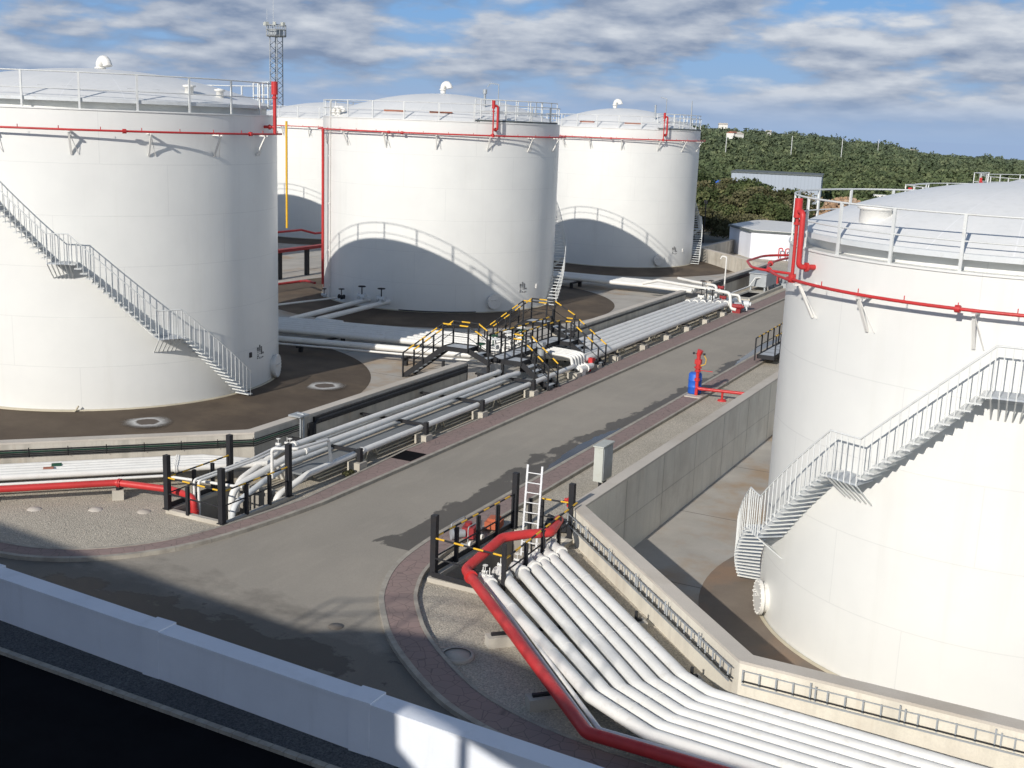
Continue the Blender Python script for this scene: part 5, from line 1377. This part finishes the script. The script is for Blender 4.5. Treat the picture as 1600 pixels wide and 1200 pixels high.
spots = [(-41.5, 128, 0, 1.0), (-38.6, 122, 2, .8), (-45.0, 131, 3, 1.0), (-36.5, 127, 1, 1.05), (-33.6, 124, 0, .95), (-40.5, 137, 2, 1.0), (-36.5, 134, 1, 1.1), (-32.2, 127, 3, 1.0), (-31, 121, 0, .8), (-45.5, 140, 1, 1.1), (-41.5, 145, 0, 1.1), (-37, 144, 3, 1.1),
         (-34.5, 138, 0, .95), (-48.5, 148, 3, 1.05), (-44, 153, 2, 1.05), (-52, 156, 0, 1.1), (-49, 163, 1, 1.0), (-57, 168, 2, 1.0), (-34.2, 116, 3, .75), (-38.5, 115.5, 1, .8)]
used = set()
for i, (x, y, k, s) in enumerate(spots):
    o = protos[k] if k not in used else copy_tree(protos[k]); used.add(k)
    o.location = (x, y, hz(x, y) if y > 130 else 0); o.rotation_euler = (0, 0, i*1.9); o.scale = (s*1.08, s*1.08, s*1.06)
    kind = ['dark green bushy tree', 'olive brown bushy tree', 'taller dark green tree', 'wide olive bush'][k]
    o['label'] = kind + ' in the ' + ('front' if y < 128 else 'middle' if y < 142 else 'back') + ' of the thicket, ' + ('left side' if x/y < -.305 else 'right side')
    o['group'] = ['dark green trees of the thicket', 'olive brown trees of the thicket', 'taller trees of the thicket', 'wide olive bushes of the thicket'][k]
# small weeds by the rack
o = foliage('weed', [(-20.45, 28.9, .12), (-20.5, 29.2, .1)], [.14, .1], 160, .03, 31, .8, M['leaf2']); tag(o, 'small green weed growing at the paving edge by the left rack', 'weed')
# hillside houses and poles
for i, (px, r, w, h, lb) in enumerate(((1106, 620, 4.5, 1.6, 'white house at the top left of the hillside'), (1122, 520, 5, 1.6, 'white house with a red roof low on the left hillside'), (1131, 520, 2.5, 1.3, 'small white annex with a pale roof on the left hillside'), (1176, 560, 2.6, 1.6, 'small white house alone in the hillside scrub'), (1398, 700, 5, 1.2, 'low pale house in the distant scrub'), (1585, 760, 4, 1.6, 'tiny white house on the far right skyline'))):
    a = az_new(px); x, y = r*sin(a), r*cos(a); z = hz(x, y) + (1.6 if i != 0 else 3.2)
    t = thing('house', lb, 'house', (x, y, z)); m = MB(); rot_box(x, y, z-4, w, 3.5, h+4, .4+i, m); part('wall', m, M['white'], t)
    m = MB(); c = Vector((x, y, z+h)); ca, sa = cos(.4+i), sin(.4+i); T = lambda u, v, zz: (c.x+u*ca-v*sa, c.y+u*sa+v*ca, c.z+zz)
    m.add([T(-w/2-.2,-1.95,.01), T(w/2+.2,-1.95,.01), T(w/2+.2,1.95,.01), T(-w/2-.2,1.95,.01), T(-w/2,0,.8), T(w/2,0,.8)], [(0,1,5,4), (1,2,5), (2,3,4,5), (3,0,4), (3,2,1,0)]); part('roof', m, M['rooftile'] if i in (1, 5) else M['conctop'], t)
for i, (px, r) in enumerate(((1113, 430), (1213, 430), (1290, 440), (1345, 560))):
    a = az_new(px); x, y = r*sin(a), r*cos(a); m = MB(); m.tube([(x, y, hz(x,y)), (x, y, hz(x,y)+ (7.5 if i < 3 else 6))], .13, 6); solo('utility_pole', m, M['rail'], ['pale utility pole left on the hillside near the houses', 'pale utility pole in the middle of the hillside', 'pale utility pole above the grey shed', 'faint utility pole on the distant skyline'][i], 'utility pole', 'utility poles on the hillside')

# ------------------------------------------------------------------ made-up unseen blockers behind the camera, shaped to cast the foreground shadows
def along(t_, z_, s_):      # point at distance s_ on the sun ray that meets the plane y=10 at (t_, z_)
    return (t_ + (s_-10)*.0175, s_, z_ - (s_-10)*.503)
m = MB()
bx = [along(-60, 6.6, -1.5), along(-10.35, 4.2, -2.0)]
m.poly([(-60, 3.2), (-10.25, -1.8), (-10.25, -14), (-60, -14)], 0, 10.35); o = solo('shade_block', m, M['cladwhite'], 'unseen block added behind the camera to cast the left foreground shadow', 'building'); fixup(o)
t = thing('shade_walkway', 'unseen curved deck added behind the camera to shape the foreground shadow', 'walkway', (-11.6, -8, 0))
top_ = [(-15.6, 4.35), (-15.2, 4.46), (-14.3, 4.84), (-13.4, 5.06), (-12.2, 5.2), (-11, 5.2), (-9.9, 5.07), (-9.2, 4.97), (-8.3, 4.7), (-7.5, 4.5), (-6, 4.42), (12, 4.3)]
FR = [(x_ , 10 + (z_ + .12 - 11.15)/.503) for x_, z_ in top_]
m = MB(); m.poly(FR[::-1] + [(x_, y_-1.25) for x_, y_ in FR], 10.55, 11.15); fixup(part('deck', m, M['galv'], t))  # added blocker: front edge follows the wanted shadow outline
m = MB()
for zz in (.55, 1.05): m.tube([(x_, y_-.05, 11.15+zz) for x_, y_ in FR[:9]], .03, 6)
for x_, y_ in FR[:9]: m.bar((x_, y_-.05, 11.1), (x_, y_-.05, 12.2), .05, .05)
part('handrail', m, M['rail'], t)
m = MB()
for (x, y) in ((-8.9, -3.6), (-7.6, -4.0)): m.box((x-.1, y-.1, 0), (x+.1, y+.1, 10.56))
m.bar((-8.9, -3.6, 9.6), (-7.6, -4.0, 7.6), .09, .09)
part('support_post', m, M['galv'], t)
m = MB(); m.add([(-10.3, -4.6, 0), (-10.3, -4.6, 10.5), (-5, -4.6, 6.5), (-5, -4.6, 0), (-10.3, -4.4, 0), (-10.3, -4.4, 10.5), (-5, -4.4, 6.5), (-5, -4.4, 0)], [(0,1,2,3), (7,6,5,4), (1,5,6,2), (2,6,7,3), (0,4,5,1)])
fixup(part('shade_wedge', m, M['galv'], t))  # wedge added to slant the edge of the sunlit wall patch

# ------------------------------------------------------------------ sun and sky
EL = radians(26.7)
sd = bpy.data.lights.new('sun', 'SUN'); sd.energy = 4.25; sd.angle = radians(.5); sd.color = (1, .94, .86)
so = bpy.data.objects.new('sun', sd); col.objects.link(so)
ldir = Vector((.0175*cos(EL), cos(EL), -sin(EL)))
so.rotation_euler = ldir.to_track_quat('-Z', 'Y').to_euler(); so.location = (0, -40, 60)
w = bpy.data.worlds.new('World'); scn.world = w; w.use_nodes = True
nt = w.node_tree; N_, L_ = nt.nodes, nt.links
bg = N_['Background']
def nd(t_, **k):
    n = N_.new(t_)
    for a, b in k.items(): setattr(n, a, b)
    return n
sky = nd('ShaderNodeTexSky'); sky.sky_type = 'NISHITA'; sky.sun_disc = False; sky.sun_elevation = EL; sky.sun_rotation = radians(181); sky.air_density = 1.0; sky.dust_density = .6; sky.ozone_density = 2.2
tc = nd('ShaderNodeTexCoord'); sp = nd('ShaderNodeSeparateXYZ'); L_.new(tc.outputs['Generated'], sp.inputs[0])
def mt(op, a, b=0, c=None):
    n = nd('ShaderNodeMath', operation=op)
    for i, v in enumerate((a, b) if c is None else (a, b, c)):
        if hasattr(v, 'links'): L_.new(v, n.inputs[i])
        else: n.inputs[i].default_value = v
    return n.outputs[0]
az = mt('ARCTAN2', sp.outputs[0], sp.outputs[1]); elv = mt('ARCSINE', sp.outputs[2])
# clouds live on flat layers: near the horizon they crowd together
ev = mt('MULTIPLY', mt('POWER', mt('ADD', mt('MAXIMUM', elv, 0), .02), .8), 20.0)
SEED = 11.4
def cloud(off_e, sx, sy, scale, detail, seed, rough=.55):
    cb = nd('ShaderNodeCombineXYZ'); L_.new(mt('MULTIPLY', az, sx), cb.inputs[0]); L_.new(mt('MULTIPLY', mt('ADD', ev, off_e), sy), cb.inputs[1]); cb.inputs[2].default_value = seed
    n = nd('ShaderNodeTexNoise'); n.inputs['Scale'].default_value = scale; n.inputs['Detail'].default_value = detail; n.inputs['Roughness'].default_value = rough; n.inputs['Distortion'].default_value = .0
    L_.new(cb.outputs[0], n.inputs['Vector']); return n.outputs['Fac']
def rampw(f, stops):
    r = nd('ShaderNodeValToRGB'); e = r.color_ramp.elements
    while len(e) < len(stops): e.new(.5)
    for k, (p, c) in enumerate(stops): e[k].position = p; e[k].color = (*c, 1) if not isinstance(c, (int, float)) else (c, c, c, 1)
    L_.new(f, r.inputs[0]); return r.outputs[0]
def mx_(f, a, b, mode='MIX'):
    n = nd('ShaderNodeMix', data_type='RGBA', blend_type=mode)
    for s, v in ((n.inputs[0], f), (n.inputs[6], a), (n.inputs[7], b)):
        if hasattr(v, 'links'): L_.new(v, s)
        elif isinstance(v, (int, float)): s.default_value = v
        else: s.default_value = (*v, 1)
    return n.outputs[2]
big = cloud(0, 6.0, .75, 1.0, 4, SEED + 20, .45)
c0 = mt('ADD', mt('MULTIPLY', cloud(0, 12.0, 1.5, 1.0, 8, SEED, .52), .62), mt('MULTIPLY', big, .38))
c1 = mt('ADD', mt('MULTIPLY', cloud(.28, 12.0, 1.5, 1.0, 8, SEED, .52), .62), mt('MULTIPLY', cloud(.28, 6.0, .75, 1.0, 4, SEED + 20, .45), .38))
cover = rampw(c0, [(.405, 0), (.505, 1)])
lit = rampw(mt('ADD', mt('MULTIPLY', mt('SUBTRACT', c0, c1), 3.6), mt('ADD', .55, mt('MULTIPLY', az, .25))), [(.1, 0), (.9, 1)])
S = 10.0                                   # colours below are final radiance; background strength is 1/S
dark = (.225*S, .295*S, .43*S); bright = (.66*S, .70*S, .76*S)
ccol = mx_(lit, dark, bright)
ccol = mx_(rampw(elv, [(.0, .5), (.05, 0)]), ccol, (.36*S, .44*S, .58*S))
hazef = rampw(elv, [(0, .95), (.010, .75), (.032, .0)])
blue = mx_(rampw(elv, [(0, 0), (.12, 1)]), (.27*S, .42*S, .68*S), (.14*S, .36*S, .74*S))
skyb = mx_(.15, blue, sky.outputs[0])
allc = mx_(cover, skyb, ccol)
allc = mx_(hazef, allc, (.33*S, .455*S, .67*S))
# clouds only low down; the dome overhead stays the plain sky
high = rampw(elv, [(.35, 0), (.7, 1)])
up = nd('ShaderNodeVectorMath', operation='SCALE'); L_.new(mx_(.1, sky.outputs[0], (2.2, 3.0, 4.6)), up.inputs[0]); up.inputs[3].default_value = .9
final = mx_(high, allc, up.outputs[0])
L_.new(final, bg.inputs[0]); bg.inputs[1].default_value = .1
scn.view_settings.view_transform = 'Standard'; scn.view_settings.look = 'None'; scn.view_settings.exposure = 0
scn.cycles.max_bounces = 6
